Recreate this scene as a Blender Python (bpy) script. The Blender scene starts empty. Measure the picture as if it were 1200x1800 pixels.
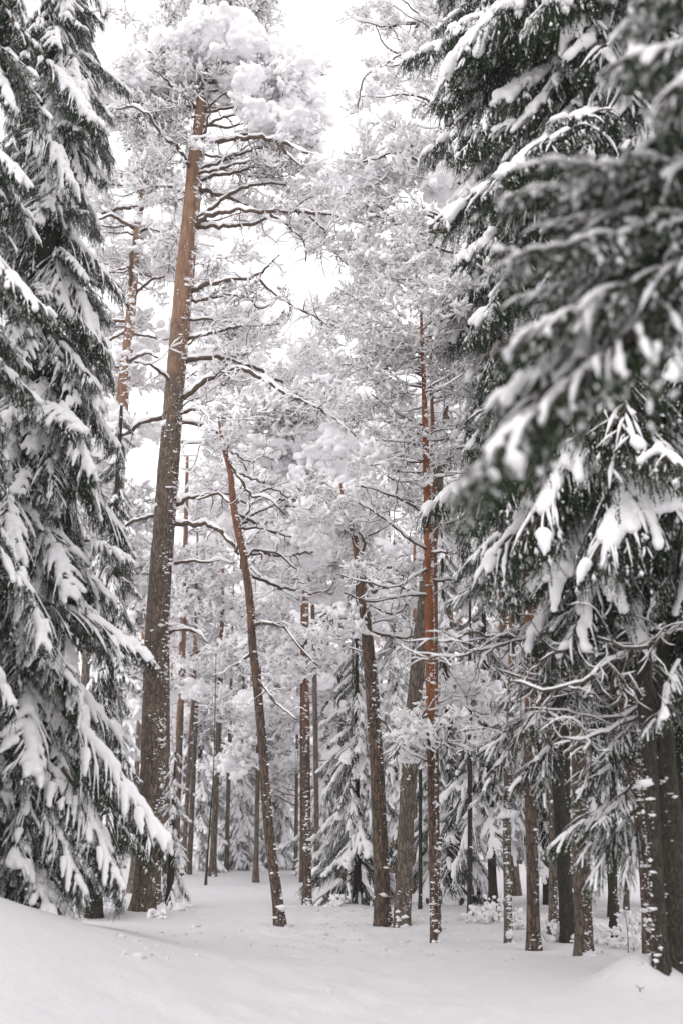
import bpy, math, random
import numpy as np
from mathutils import Vector, Matrix

# ------------------------------------------------------------------ camera, sky, sun, exposure
SC = bpy.context.scene
COL = SC.collection
F, CX, CY, CAMZ = 2000.0, 600.0, 900.0, 1.6          # focal length in pixels of a 1200x1800 frame
PITCH = math.atan(540 / F)
cam_d = bpy.data.cameras.new('camera')
cam_d.sensor_fit = 'VERTICAL'
cam_d.sensor_height = 36.0
cam_d.lens = 40.0
cam_d.clip_start = 0.1
cam_d.clip_end = 2000
cam_d.dof.use_dof = True
cam_d.dof.focus_distance = 20.0
cam_d.dof.aperture_fstop = 1.1
cam = bpy.data.objects.new('camera', cam_d)
cam.location = (0, 0, CAMZ)
cam.rotation_euler = (math.pi / 2 + PITCH, 0, 0)
COL.objects.link(cam)
SC.camera = cam

world = bpy.data.worlds.new('World')
SC.world = world
world.use_nodes = True
wn = world.node_tree
wn.nodes.clear()
sky = wn.nodes.new('ShaderNodeTexSky')
sky.sky_type = 'NISHITA'
sky.sun_disc = False
sky.sun_elevation = math.radians(50)
sky.sun_rotation = math.radians(200)
sky.air_density = 1.0
sky.dust_density = 3.0
hsv = wn.nodes.new('ShaderNodeHueSaturation')
hsv.inputs['Saturation'].default_value = 0.15
mixw = wn.nodes.new('ShaderNodeMix')                  # closed, even cloud layer over the clear sky
mixw.data_type = 'RGBA'
mixw.inputs[0].default_value = 0.9
mixw.inputs[7].default_value = (9.9, 9.68, 9.9, 1)
bg = wn.nodes.new('ShaderNodeBackground')
bg.inputs['Strength'].default_value = 0.1
wo = wn.nodes.new('ShaderNodeOutputWorld')
wn.links.new(sky.outputs[0], hsv.inputs['Color'])
wn.links.new(hsv.outputs[0], mixw.inputs[6])
wn.links.new(mixw.outputs[2], bg.inputs['Color'])
wn.links.new(bg.outputs[0], wo.inputs['Surface'])

sun_d = bpy.data.lights.new('sun', 'SUN')
sun_d.energy = 0.5
sun_d.angle = math.radians(50)
sun_d.color = (1.0, 0.97, 0.94)
sun = bpy.data.objects.new('sun', sun_d)
sun.rotation_euler = (math.radians(40), 0, math.radians(-20))
COL.objects.link(sun)

SC.view_settings.view_transform = 'Standard'
SC.view_settings.look = 'None'
SC.view_settings.exposure = 0.66
SC.view_settings.gamma = 1.0
SC.view_settings.use_curve_mapping = False
SC.cycles.use_denoising = True
SC.cycles.denoiser = 'OPENIMAGEDENOISE'
SC.cycles.denoising_prefilter = 'ACCURATE'
SC.cycles.max_bounces = 10
SC.cycles.diffuse_bounces = 8
SC.cycles.glossy_bounces = 2
SC.cycles.volume_bounces = 2
HAZE = 0.0007

# ------------------------------------------------------------------ numeric helpers
RNG = np.random.default_rng(7)


def hash3(ix, iy, iz, seed):
    h = (ix.astype(np.int64) * 374761393 + iy.astype(np.int64) * 668265263 + iz.astype(np.int64) * 2147483647 + seed * 974711) & 0xFFFFFFFF
    h = ((h ^ (h >> 13)) * 1274126177) & 0xFFFFFFFF
    h = h ^ (h >> 16)
    return (h & 0xFFFF) / 65535.0


def vnoise(x, y, z, seed=0):
    x, y, z = np.broadcast_arrays(np.asarray(x, float), np.asarray(y, float), np.asarray(z, float))
    ix, iy, iz = np.floor(x), np.floor(y), np.floor(z)
    fx, fy, fz = x - ix, y - iy, z - iz
    fx, fy, fz = (f * f * (3 - 2 * f) for f in (fx, fy, fz))
    out = 0
    for a in (0, 1):
        for b in (0, 1):
            for c in (0, 1):
                w = (fx if a else 1 - fx) * (fy if b else 1 - fy) * (fz if c else 1 - fz)
                out = out + w * hash3(ix + a, iy + b, iz + c, seed)
    return out * 2 - 1


def bump_g(X, Y, x0, y0, sx, sy):
    return np.exp(-((X - x0) ** 2) / (2 * sx * sx) - ((Y - y0) ** 2) / (2 * sy * sy))


MOUNDS = []                                           # (x, y, radius, height) snow heaped round tree bases


def ground_z(X, Y):
    X = np.asarray(X, float)
    Y = np.asarray(Y, float)
    z = 1.62 * bump_g(X, Y, -5.2, 8.5, 2.5, 4.0)
    z = z + 0.10 * vnoise(X * .35, Y * .25, 0 * X, 3) * np.clip((Y - 4) / 8, 0, 1)
    z = z + 0.022 * vnoise(X * 1.6, Y * 1.2, 0 * X, 5)
    path = np.exp(-((X + 0.02 * (Y - 8)) / 1.7) ** 2)
    z = z - 0.09 * path + 0.034 * path * vnoise(X * 3.6, Y * 2.2, 0 * X, 9) + 0.014 * path * vnoise(X * 8, Y * 5, 0 * X, 19)
    rough = np.clip((X - 2.2 - 0.04 * Y) / 1.5, 0, 1) * np.clip((Y - 13.0) / 3, 0, 1)
    z = z + rough * (0.10 * vnoise(X * 1.1, Y * 1.0, 0 * X, 21) + 0.05 * vnoise(X * 3, Y * 2.6, 0 * X, 22))
    R = np.hypot(X, Y)
    z = z + 2.6 * np.clip((R - 48) / 60, 0, 1) ** 1.5
    for (mx, my, r, h) in MOUNDS:
        d2 = (X - mx) ** 2 + (Y - my) ** 2
        z = z + h * np.exp(-d2 / (r * r)) - (.09 * np.exp(-d2 / .075) if h < .2 else 0)
    return z


RIGHT = np.array([1., 0, 0])
FWD = np.array([0, math.cos(PITCH), math.sin(PITCH)])
UP = np.array([0, -math.sin(PITCH), math.cos(PITCH)])
EYE = np.array([0, 0, CAMZ])


def ray(x, y):
    return RIGHT * ((x - CX) / F) + UP * ((CY - y) / F) + FWD


def at(x, y, Y):
    """the point of the place that the photograph shows at pixel (x, y), Y metres into the wood"""
    d = ray(x, y)
    return EYE + d * (Y / d[1])


def depth_of(p):
    return float(np.dot(np.asarray(p) - EYE, FWD))


def ground_hit(x, y):
    d = ray(x, y)
    t = 3.0
    while t < 200:
        p = EYE + d * t
        gap = p[2] - float(ground_z(p[0], p[1]))
        if gap < .004:
            return p
        t += max(0.03, gap * 1.5)
    return EYE + d * 30


def smooth_line(P, n):
    """Catmull-Rom resample of rows (any width) to n rows"""
    P = np.asarray(P, float)
    if len(P) == 2:
        t = np.linspace(0, 1, n)[:, None]
        return P[0] * (1 - t) + P[1] * t
    Q = np.vstack([2 * P[0] - P[1], P, 2 * P[-1] - P[-2]])
    seg = np.linalg.norm(np.diff(P[:, :3], axis=0), axis=1)
    s = np.concatenate([[0], np.cumsum(seg)])
    u = np.linspace(0, s[-1], n)
    i = np.clip(np.searchsorted(s, u, side='right') - 1, 0, len(P) - 2)
    f = ((u - s[i]) / np.maximum(seg[i], 1e-9))[:, None]
    p0, p1, p2, p3 = Q[i], Q[i + 1], Q[i + 2], Q[i + 3]
    return 0.5 * ((2 * p1) + (-p0 + p2) * f + (2 * p0 - 5 * p1 + 4 * p2 - p3) * f ** 2 + (-p0 + 3 * p1 - 3 * p2 + p3) * f ** 3)


def nrm(v):
    return v / np.maximum(np.linalg.norm(v, axis=-1, keepdims=True), 1e-9)


class Geo:
    """collects triangles; build() makes ONE mesh of them"""
    def __init__(self):
        self.V, self.T, self.M, self.A, self.n = [], [], [], [], 0

    def add(self, V, T, m=0, attr=None):
        if len(V) == 0 or len(T) == 0:
            return
        self.V.append(np.asarray(V, np.float32))
        self.T.append(np.asarray(T, np.int64) + self.n)
        self.M.append(np.full(len(T), m, np.int32))
        self.A.append(np.zeros(len(V), np.float32) if attr is None else np.asarray(attr, np.float32))
        self.n += len(V)

    def merged(self):
        return np.concatenate(self.V), np.concatenate(self.T), np.concatenate(self.M), np.concatenate(self.A)

    def build(self, name, mats, smooth=True, attr=False):
        V, T, M, A = self.merged()
        me = bpy.data.meshes.new(name)
        me.vertices.add(len(V))
        me.vertices.foreach_set('co', V.ravel())
        me.loops.add(len(T) * 3)
        me.loops.foreach_set('vertex_index', T.ravel().astype(np.int32))
        me.polygons.add(len(T))
        me.polygons.foreach_set('loop_start', np.arange(0, len(T) * 3, 3, dtype=np.int32))
        me.polygons.foreach_set('material_index', M)
        me.polygons.foreach_set('use_smooth', np.full(len(T), smooth, bool))
        for m in mats:
            me.materials.append(m)
        if attr:
            a = me.attributes.new('upper', 'FLOAT', 'POINT')
            a.data.foreach_set('value', A)
        me.update(calc_edges=True)
        return me


def frames(P):
    T = nrm(np.gradient(P, axis=0))
    ref = np.where(np.abs(T[:, 2:3]) > .9, np.array([[1., 0, 0]]), np.array([[0, 0, 1.]]))
    if np.mean(np.abs(T[:, 2])) > .6:
        ref = np.broadcast_to(np.array([[0., 1, 0]]), T.shape)
    S = nrm(np.cross(T, ref))
    U = np.cross(S, T)
    return T, S, U


def tube(P, R, sides=6, cap=True, wob=None):
    P = np.asarray(P, float)
    R = np.asarray(R, float)
    n = len(P)
    _, S, U = frames(P)
    a = np.arange(sides) * 2 * math.pi / sides
    rr = np.repeat(R[:, None], sides, 1)
    if wob is not None:
        rr = rr * wob
    V = P[:, None, :] + rr[:, :, None] * (np.cos(a)[None, :, None] * S[:, None, :] + np.sin(a)[None, :, None] * U[:, None, :])
    V = V.reshape(-1, 3)
    i, j = np.meshgrid(np.arange(n - 1), np.arange(sides), indexing='ij')
    a0 = (i * sides + j).ravel()
    a1 = (i * sides + (j + 1) % sides).ravel()
    b0, b1 = a0 + sides, a1 + sides
    T = np.concatenate([np.stack([a0, a1, b1], 1), np.stack([a0, b1, b0], 1)])
    if cap:
        V = np.vstack([V, P[-1:], P[:1]])
        e = (n - 1) * sides
        k = np.arange(sides)
        T = np.vstack([T, np.stack([e + k, e + (k + 1) % sides, np.full(sides, n * sides)], 1),
                       np.stack([(k + 1) % sides, k, np.full(sides, n * sides + 1)], 1)])
    return V, T


def snow_line(P, R, rng, thick=.012, gaps=.15, sides=6):
    """a ridge of snow lying along the upper side of a branch"""
    P = np.asarray(P, float)
    T = nrm(np.gradient(P, axis=0))
    flat = np.sqrt(np.clip(1 - T[:, 2] ** 2, 0, 1))
    n = len(P)
    w = 0.75 + .55 * vnoise(np.arange(n) * .55, rng.random() * 99, 0, 1)
    r = (R * .85 + thick) * np.clip(w, .25, 1.5) * np.clip(flat * 1.35 - .25, 0, 1)
    g = vnoise(np.arange(n) * .33, rng.random() * 99, 5, 2)
    r = np.where(g < -1 + 2 * gaps * .8, r * .12, r)
    r[0] *= .4
    r[-1] *= .4
    C = P + np.array([0, 0, 1]) * (R * .55 + r * .45)[:, None]
    return tube(C, np.maximum(r, 1e-4), sides)


def spikes(B, D, L, W, rng):
    """one thin triangle per needle"""
    n = len(B)
    pr = nrm(np.cross(D, rng.normal(size=(n, 3))))
    V = np.empty((n, 3, 3))
    V[:, 0] = B - pr * (W / 2)[:, None]
    V[:, 1] = B + pr * (W / 2)[:, None]
    V[:, 2] = B + D * L[:, None]
    return V.reshape(-1, 3), np.arange(3 * n).reshape(-1, 3)


def brush(P, rng, step=.012, k=3, L=.024, W=.006):
    """needles all round a twig"""
    P = np.asarray(P, float)
    seg = np.linalg.norm(np.diff(P, axis=0), axis=1)
    s = np.concatenate([[0], np.cumsum(seg)])
    m = max(2, int(s[-1] / step)) * k
    u = rng.random(m) * s[-1]
    i = np.clip(np.searchsorted(s, u, side='right') - 1, 0, len(seg) - 1)
    f = (u - s[i]) / np.maximum(seg[i], 1e-9)
    B = P[i] + (P[i + 1] - P[i]) * f[:, None]
    T = nrm(P[i + 1] - P[i])
    D = nrm(T * .75 + nrm(rng.normal(size=(m, 3))) * .8)
    return B, D, L * (.7 + .6 * rng.random(m)), W * (.8 + .4 * rng.random(m))


def surface_nets(blobs, vox, noise=.22, nscale=9., seed=1, squash=.8):
    """one skin round many merging blobs of snow; blobs: rows x, y, z, r"""
    B = np.asarray(blobs, float)
    lo = (B[:, :3] - 1.7 * B[:, 3:4]).min(0) - vox * 2
    hi = (B[:, :3] + 1.7 * B[:, 3:4]).max(0) + vox * 2
    N = np.ceil((hi - lo) / vox).astype(int) + 1
    Fd = np.zeros(N, np.float32)
    ax = [lo[k] + vox * np.arange(N[k]) for k in range(3)]
    for x, y, z, r in B:
        R = 1.65 * r
        a = [max(0, int((c - R - lo[k]) / vox)) for k, c in enumerate((x, y, z))]
        b = [min(N[k], int((c + R - lo[k]) / vox) + 2) for k, c in enumerate((x, y, z))]
        dx = (ax[0][a[0]:b[0]] - x)[:, None, None]
        dy = (ax[1][a[1]:b[1]] - y)[None, :, None]
        dz = (ax[2][a[2]:b[2]] - z)[None, None, :] / squash
        q = (dx * dx + dy * dy + dz * dz) / (r * r)
        Fd[a[0]:b[0], a[1]:b[1], a[2]:b[2]] += np.exp(-2.6 * q)
    act = Fd > .01
    idx = np.nonzero(act)
    X, Y, Z = (ax[k][idx[k]] for k in range(3))
    nz = vnoise(X * nscale, Y * nscale, Z * nscale, seed) + .5 * vnoise(X * nscale * 2.3, Y * nscale * 2.3, Z * nscale * 2.3, seed + 1)
    Fd[idx] *= (1 + noise * nz)
    v = Fd - math.exp(-2.6)
    ins = v > 0
    c = [N[k] - 1 for k in range(3)]
    cnt = np.zeros(c, np.int8)
    for o in np.ndindex(2, 2, 2):
        cnt += ins[o[0]:o[0] + c[0], o[1]:o[1] + c[1], o[2]:o[2] + c[2]]
    cells = np.argwhere((cnt > 0) & (cnt < 8))
    cid = np.full(c, -1, np.int64)
    cid[tuple(cells.T)] = np.arange(len(cells))
    acc = np.zeros((len(cells), 3))
    num = np.zeros(len(cells))
    offs = list(np.ndindex(2, 2, 2))
    for a in offs:
        for k in range(3):
            if a[k] == 0:
                b = list(a)
                b[k] = 1
                va = v[cells[:, 0] + a[0], cells[:, 1] + a[1], cells[:, 2] + a[2]]
                vb = v[cells[:, 0] + b[0], cells[:, 1] + b[1], cells[:, 2] + b[2]]
                m = (va > 0) != (vb > 0)
                t = np.where(m, va / np.where(m, va - vb, 1), 0)
                p = np.tile(np.array(a, float), (len(cells), 1))
                p[:, k] += t
                acc[m] += p[m]
                num[m] += 1
    V = lo + (cells + acc / num[:, None]) * vox
    tris = []
    for k in range(3):
        u, w = (k + 1) % 3, (k + 2) % 3
        s0 = [slice(None)] * 3
        s1 = [slice(None)] * 3
        s0[k] = slice(0, N[k] - 1)
        s1[k] = slice(1, N[k])
        e = np.argwhere(ins[tuple(s0)] != ins[tuple(s1)])
        e = e[(e[:, u] > 0) & (e[:, w] > 0) & (e[:, u] < N[u] - 1) & (e[:, w] < N[w] - 1)]
        sgn = ins[tuple(e.T)]
        q = []
        for du, dw in ((1, 1), (0, 1), (0, 0), (1, 0)):
            g = e.copy()
            g[:, u] -= du
            g[:, w] -= dw
            q.append(cid[tuple(g.T)])
        Q = np.stack(q, 1)
        Q[~sgn] = Q[~sgn][:, ::-1]
        tris += [Q[:, [0, 1, 2]], Q[:, [0, 2, 3]]]
    return V, np.concatenate(tris)


# ------------------------------------------------------------------ materials
def new_mat(name):
    m = bpy.data.materials.new(name)
    m.use_nodes = True
    nt = m.node_tree
    b = nt.nodes['Principled BSDF']
    return m, nt, b


def node(nt, kind, **kw):
    n = nt.nodes.new(kind)
    for k, v in kw.items():
        setattr(n, k, v)
    return n


def ramp(nt, fac, stops):
    r = node(nt, 'ShaderNodeValToRGB')
    while len(r.color_ramp.elements) < len(stops):
        r.color_ramp.elements.new(.5)
    for e, (p, c) in zip(r.color_ramp.elements, stops):
        e.position = p
        e.color = (*c, 1)
    nt.links.new(fac, r.inputs[0])
    return r.outputs[0]


def mixc(nt, fac, a, b):
    m = node(nt, 'ShaderNodeMix', data_type='RGBA')
    for s, v in ((0, fac), (6, a), (7, b)):
        if hasattr(v, 'is_linked') or isinstance(v, bpy.types.NodeSocket):
            nt.links.new(v, m.inputs[s])
        else:
            m.inputs[s].default_value = v if s == 0 else (*v, 1)
    return m.outputs[2]


def noise_node(nt, scale, detail=3, vec=None, rough=.55):
    n = node(nt, 'ShaderNodeTexNoise')
    n.inputs['Scale'].default_value = scale
    n.inputs['Detail'].default_value = detail
    n.inputs['Roughness'].default_value = rough
    if vec is not None:
        nt.links.new(vec, n.inputs['Vector'])
    return n.outputs['Fac']


def bump(nt, b, height, strength, dist):
    n = node(nt, 'ShaderNodeBump')
    n.inputs['Strength'].default_value = strength
    n.inputs['Distance'].default_value = dist
    nt.links.new(height, n.inputs['Height'])
    nt.links.new(n.outputs[0], b.inputs['Normal'])


def snow_material(name, scale, dist, col):
    m, nt, b = new_mat(name)
    tc = node(nt, 'ShaderNodeTexCoord').outputs['Object']
    n1 = noise_node(nt, scale, 5, tc, .65)
    nt.links.new(ramp(nt, n1, [(.3, tuple(c * .95 for c in col)), (.7, col)]), b.inputs['Base Color'])
    b.inputs['Roughness'].default_value = .6
    b.inputs['Specular IOR Level'].default_value = .2
    bump(nt, b, n1, .5, dist)
    return m


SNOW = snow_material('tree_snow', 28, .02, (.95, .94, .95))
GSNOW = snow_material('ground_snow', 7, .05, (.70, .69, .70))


def needle_material(name, dark, light):
    m, nt, b = new_mat(name)
    tc = node(nt, 'ShaderNodeTexCoord').outputs['Object']
    oi = node(nt, 'ShaderNodeObjectInfo').outputs['Random']
    n1 = noise_node(nt, 5, 2, tc)
    ad = node(nt, 'ShaderNodeMath', operation='MULTIPLY_ADD')
    nt.links.new(oi, ad.inputs[0])
    ad.inputs[1].default_value = .4
    nt.links.new(n1, ad.inputs[2])
    nt.links.new(ramp(nt, ad.outputs[0], [(.45, dark), (.95, light)]), b.inputs['Base Color'])
    b.inputs['Roughness'].default_value = .7
    b.inputs['Specular IOR Level'].default_value = .1
    return m


SPRUCE_N = needle_material('spruce_needles', (.022, .038, .019), (.043, .066, .032))
PINE_N = needle_material('pine_needles', (.045, .058, .038), (.09, .10, .065))


def twig_material(name, a, c):
    m, nt, b = new_mat(name)
    tc = node(nt, 'ShaderNodeTexCoord').outputs['Object']
    n1 = noise_node(nt, 14, 3, tc)
    nt.links.new(ramp(nt, n1, [(.35, a), (.7, c)]), b.inputs['Base Color'])
    b.inputs['Roughness'].default_value = .85
    return m


TWIG = twig_material('spruce_twig', (.045, .035, .026), (.09, .07, .05))
PTWIG = twig_material('pine_twig', (.06, .042, .031), (.13, .085, .06))


def bark_material(name, low_a, low_b, up_a, up_b, zs=.28, scale=24, deep=.5):
    """plated grey-brown bark that turns to thin orange flakes where the attribute «upper» says so"""
    m, nt, b = new_mat(name)
    tc = node(nt, 'ShaderNodeTexCoord').outputs['Object']
    mp = node(nt, 'ShaderNodeMapping')
    mp.inputs['Scale'].default_value = (1, 1, zs)
    nt.links.new(tc, mp.inputs['Vector'])
    wa = noise_node(nt, 7, 3, mp.outputs[0])
    vv = node(nt, 'ShaderNodeMix', data_type='VECTOR')
    nv = node(nt, 'ShaderNodeTexNoise')
    nv.inputs['Scale'].default_value = 12
    nt.links.new(mp.outputs[0], nv.inputs['Vector'])
    vv.inputs[0].default_value = .06
    nt.links.new(mp.outputs[0], vv.inputs[4])
    nt.links.new(nv.outputs['Color'], vv.inputs[5])
    vo = node(nt, 'ShaderNodeTexVoronoi', feature='DISTANCE_TO_EDGE')
    vo.inputs['Scale'].default_value = scale
    nt.links.new(vv.outputs[1], vo.inputs['Vector'])
    vc = node(nt, 'ShaderNodeTexVoronoi', feature='F1')
    vc.inputs['Scale'].default_value = scale
    nt.links.new(vv.outputs[1], vc.inputs['Vector'])
    sp = node(nt, 'ShaderNodeSeparateColor')
    nt.links.new(vc.outputs['Color'], sp.inputs[0])
    plate = mixc(nt, sp.outputs[0], low_a, low_b)
    crack = ramp(nt, vo.outputs['Distance'], [(.0, (0, 0, 0)), (.12, (1, 1, 1))])
    low = mixc(nt, crack, tuple(c * deep for c in low_a), plate)
    n2 = noise_node(nt, 9, 4, mp.outputs[0], .7)
    up = ramp(nt, n2, [(.3, up_a), (.55, up_b), (.8, tuple(min(1, c * 1.35) for c in up_b))])
    at_ = node(nt, 'ShaderNodeAttribute', attribute_name='upper')
    n3 = noise_node(nt, 3, 3, tc)
    ad = node(nt, 'ShaderNodeMath', operation='MULTIPLY_ADD')
    nt.links.new(n3, ad.inputs[0])
    ad.inputs[1].default_value = .9
    sb = node(nt, 'ShaderNodeMath', operation='SUBTRACT')
    nt.links.new(at_.outputs['Fac'], sb.inputs[0])
    sb.inputs[1].default_value = .45
    nt.links.new(sb.outputs[0], ad.inputs[2])
    fac = ramp(nt, ad.outputs[0], [(.3, (0, 0, 0)), (.7, (1, 1, 1))])
    nt.links.new(mixc(nt, fac, low, up), b.inputs['Base Color'])
    b.inputs['Roughness'].default_value = .9
    b.inputs['Specular IOR Level'].default_value = .15
    bump(nt, b, crack, .8, .015)
    return m


PINE_BARK = bark_material('pine_bark', (.12, .094, .074), (.22, .175, .14), (.16, .095, .064), (.29, .18, .122))
RED_BARK = bark_material('red_pine_bark', (.10, .074, .058), (.185, .134, .105), (.14, .068, .044), (.25, .125, .078))
ORANGE_BARK = bark_material('orange_pine_bark', (.105, .07, .054), (.19, .125, .095), (.15, .06, .034), (.31, .125, .062))
GREY_BARK = bark_material('grey_pine_bark', (.135, .11, .09), (.22, .185, .155), (.19, .12, .085), (.30, .2, .14))
SPRUCE_BARK = bark_material('spruce_bark', (.048, .044, .036), (.085, .078, .06), (.06, .05, .04), (.09, .075, .06), .3, 48, .7)


# ------------------------------------------------------------------ bough and spray shapes (shared meshes)
def finger(blobs, P, r0, r1, rng, lift=.45, step=.5):
    P = np.asarray(P, float)
    L = np.linalg.norm(np.diff(P, axis=0), axis=1).sum()
    n = max(3, int(L / (step * (r0 + r1) / 2)))
    Q = smooth_line(P, n)
    for k in range(n):
        t = k / max(1, n - 1)
        r = (r0 * (1 - t) + r1 * t) * (.75 + .5 * rng.random())
        blobs.append((Q[k, 0] + rng.normal() * r * .12, Q[k, 1] + rng.normal() * r * .12, Q[k, 2] + r * lift, r))


OCT_V = np.array([(1, 0, 0), (-1, 0, 0), (0, 1, 0), (0, -1, 0), (0, 0, 1), (0, 0, -1)], float)
OCT_T = np.array([(0, 2, 4), (2, 1, 4), (1, 3, 4), (3, 0, 4), (2, 0, 5), (1, 2, 5), (3, 1, 5), (0, 3, 5)])


def spruce_bough(seed, L=1.5, droop=.5, snow=1., hang=.3, dens=1., vox=.022, fat=1., secs=1., spread=1.):
    rng = np.random.default_rng(seed)
    t = np.linspace(0, 1, 14)
    ax = np.stack([L * (t - .14 * droop * t * t), .07 * L * np.sin(t * 3 + rng.random() * 6) * t,
                   -droop * L * (.38 * t + .38 * t * t) + .10 * L * np.clip(t - .72, 0, 1) * 2], 1)
    wood, need, sno = Geo(), Geo(), Geo()
    V, T = tube(ax, .020 * (1 - t) + .005, 5)
    wood.add(V, T, 0)
    blobs, twigs = [], [ax]
    AX = smooth_line(ax, 60)
    if snow > .15:                                      # pads along the axis, broken where snow has slid off
        f = .12 + .3 * rng.random() * (1.3 - snow)
        while f < .97:
            e = min(1., f + rng.uniform(.14, .42) * (.5 + .6 * snow))
            r = fat * rng.uniform(.038, .062)
            finger(blobs, AX[int(f * 59):max(int(f * 59) + 2, int(e * 59) + 1)], r * (1 if f > .2 else .7), r * rng.uniform(.7, 1.0), rng)
            f = e + rng.uniform(.03, .13) / max(.3, snow)
    nsec = int(2 * L / .085 * secs)
    side = 1
    keep = rng.random() * 50
    for i in range(nsec):
        ts = .1 + .88 * (i + rng.random() * .8) / nsec
        side = -side
        p = AX[int(ts * 59)]
        yaw = side * math.radians(rng.uniform(28, 62)) * (1 - .35 * ts) * spread
        l = L * (.36 * (1 - ts) ** .7 + .10) * rng.uniform(.5, 1.1)
        s = np.linspace(0, 1, 6)
        sl = -droop * rng.uniform(.3, .75)
        q = np.stack([p[0] + math.cos(yaw) * l * s, p[1] + math.sin(yaw) * l * s, p[2] + l * (sl * s - .6 * droop * s * s + .05 * rng.normal() * s)], 1)
        twigs.append(q)
        V, T = tube(q, .008 * (1 - s) + .003, 3, False)
        wood.add(V, T, 0)
        if .5 + .75 * vnoise(ts * 5, side * 3., keep, 4) < snow * .72:
            a = int(rng.integers(1, 4))
            finger(blobs, q[a:rng.integers(a + 2, 7)], .036 * fat * rng.uniform(.6, 1.3), .024 * fat * rng.uniform(.7, 1.3), rng, .4)
        if rng.random() < .2 + .75 * snow:
            r_ = (.006 + .010 * rng.random(6)) * (.7 + .5 * snow)
            r_[0] = r_[5] = .002
            r_[rng.integers(1, 5)] *= .4
            V, T = tube(q + np.array([0, 0, 1.]) * (r_ * .8 + .004)[:, None], r_, 5, False)
            sno.add(V, T, 0)
    hangs = []
    for q in list(twigs):
        Lq = np.linalg.norm(np.diff(q, axis=0), axis=1).sum()
        m = int(Lq / .036 * dens)
        Q = smooth_line(q, 40)
        for _ in range(m):
            f = .08 + .92 * rng.random()
            p = Q[int(f * 39)]
            l = hang * rng.uniform(.25, 1.) * (1 - .45 * f)
            d = np.array([.22 + .2 * rng.normal(), .22 * rng.normal() + .1 * np.sign(p[1]), -1.])
            s = np.linspace(0, 1, 4)[:, None]
            hangs.append(p + d * l * s + np.array([.12, 0, .10]) * l * s * s)
    BB = []
    for q in twigs:
        BB.append(brush(q, rng, .009, 3, .019, .005))
    for h in hangs:
        BB.append(brush(h, rng, .009, 3, .015, .0048))
        if rng.random() < .06 + .14 * snow:
            a = rng.uniform(0, .35)
            g_ = smooth_line(h, 12)[int(a * 11):int(a * 11) + 5]
            r_ = np.array([.002, .008, .010, .007, .002]) * rng.uniform(.5, 1.2)
            V, T = tube(g_ + np.array([.006, 0, .006]), r_, 4, False)
            sno.add(V, T, 0)
        for _ in range(rng.poisson(.6 if snow > .2 else .45)):   # crumbs of snow caught on the hanging twigs
            p = h[rng.integers(0, 4)] * (u := rng.random()) + h[rng.integers(0, 4)] * (1 - u) + rng.normal(size=3) * .006
            w = .008 * math.exp(rng.normal() * .45)
            sno.add(p + OCT_V * np.array([w, w, w * rng.uniform(.7, 2.2)]) * (1 + .3 * rng.normal(size=(6, 1))), OCT_T, 0)
    B, D, Ln, W = (np.concatenate([b[k] for b in BB]) for k in range(4))
    V, T = spikes(B, D, Ln, W, rng)
    need.add(V, T, 1)
    if blobs:
        V, T = surface_nets(blobs, vox, .42, 11, seed)
        sno.add(V, T, 0)
    return wood, need, sno, ax[-1]


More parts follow.
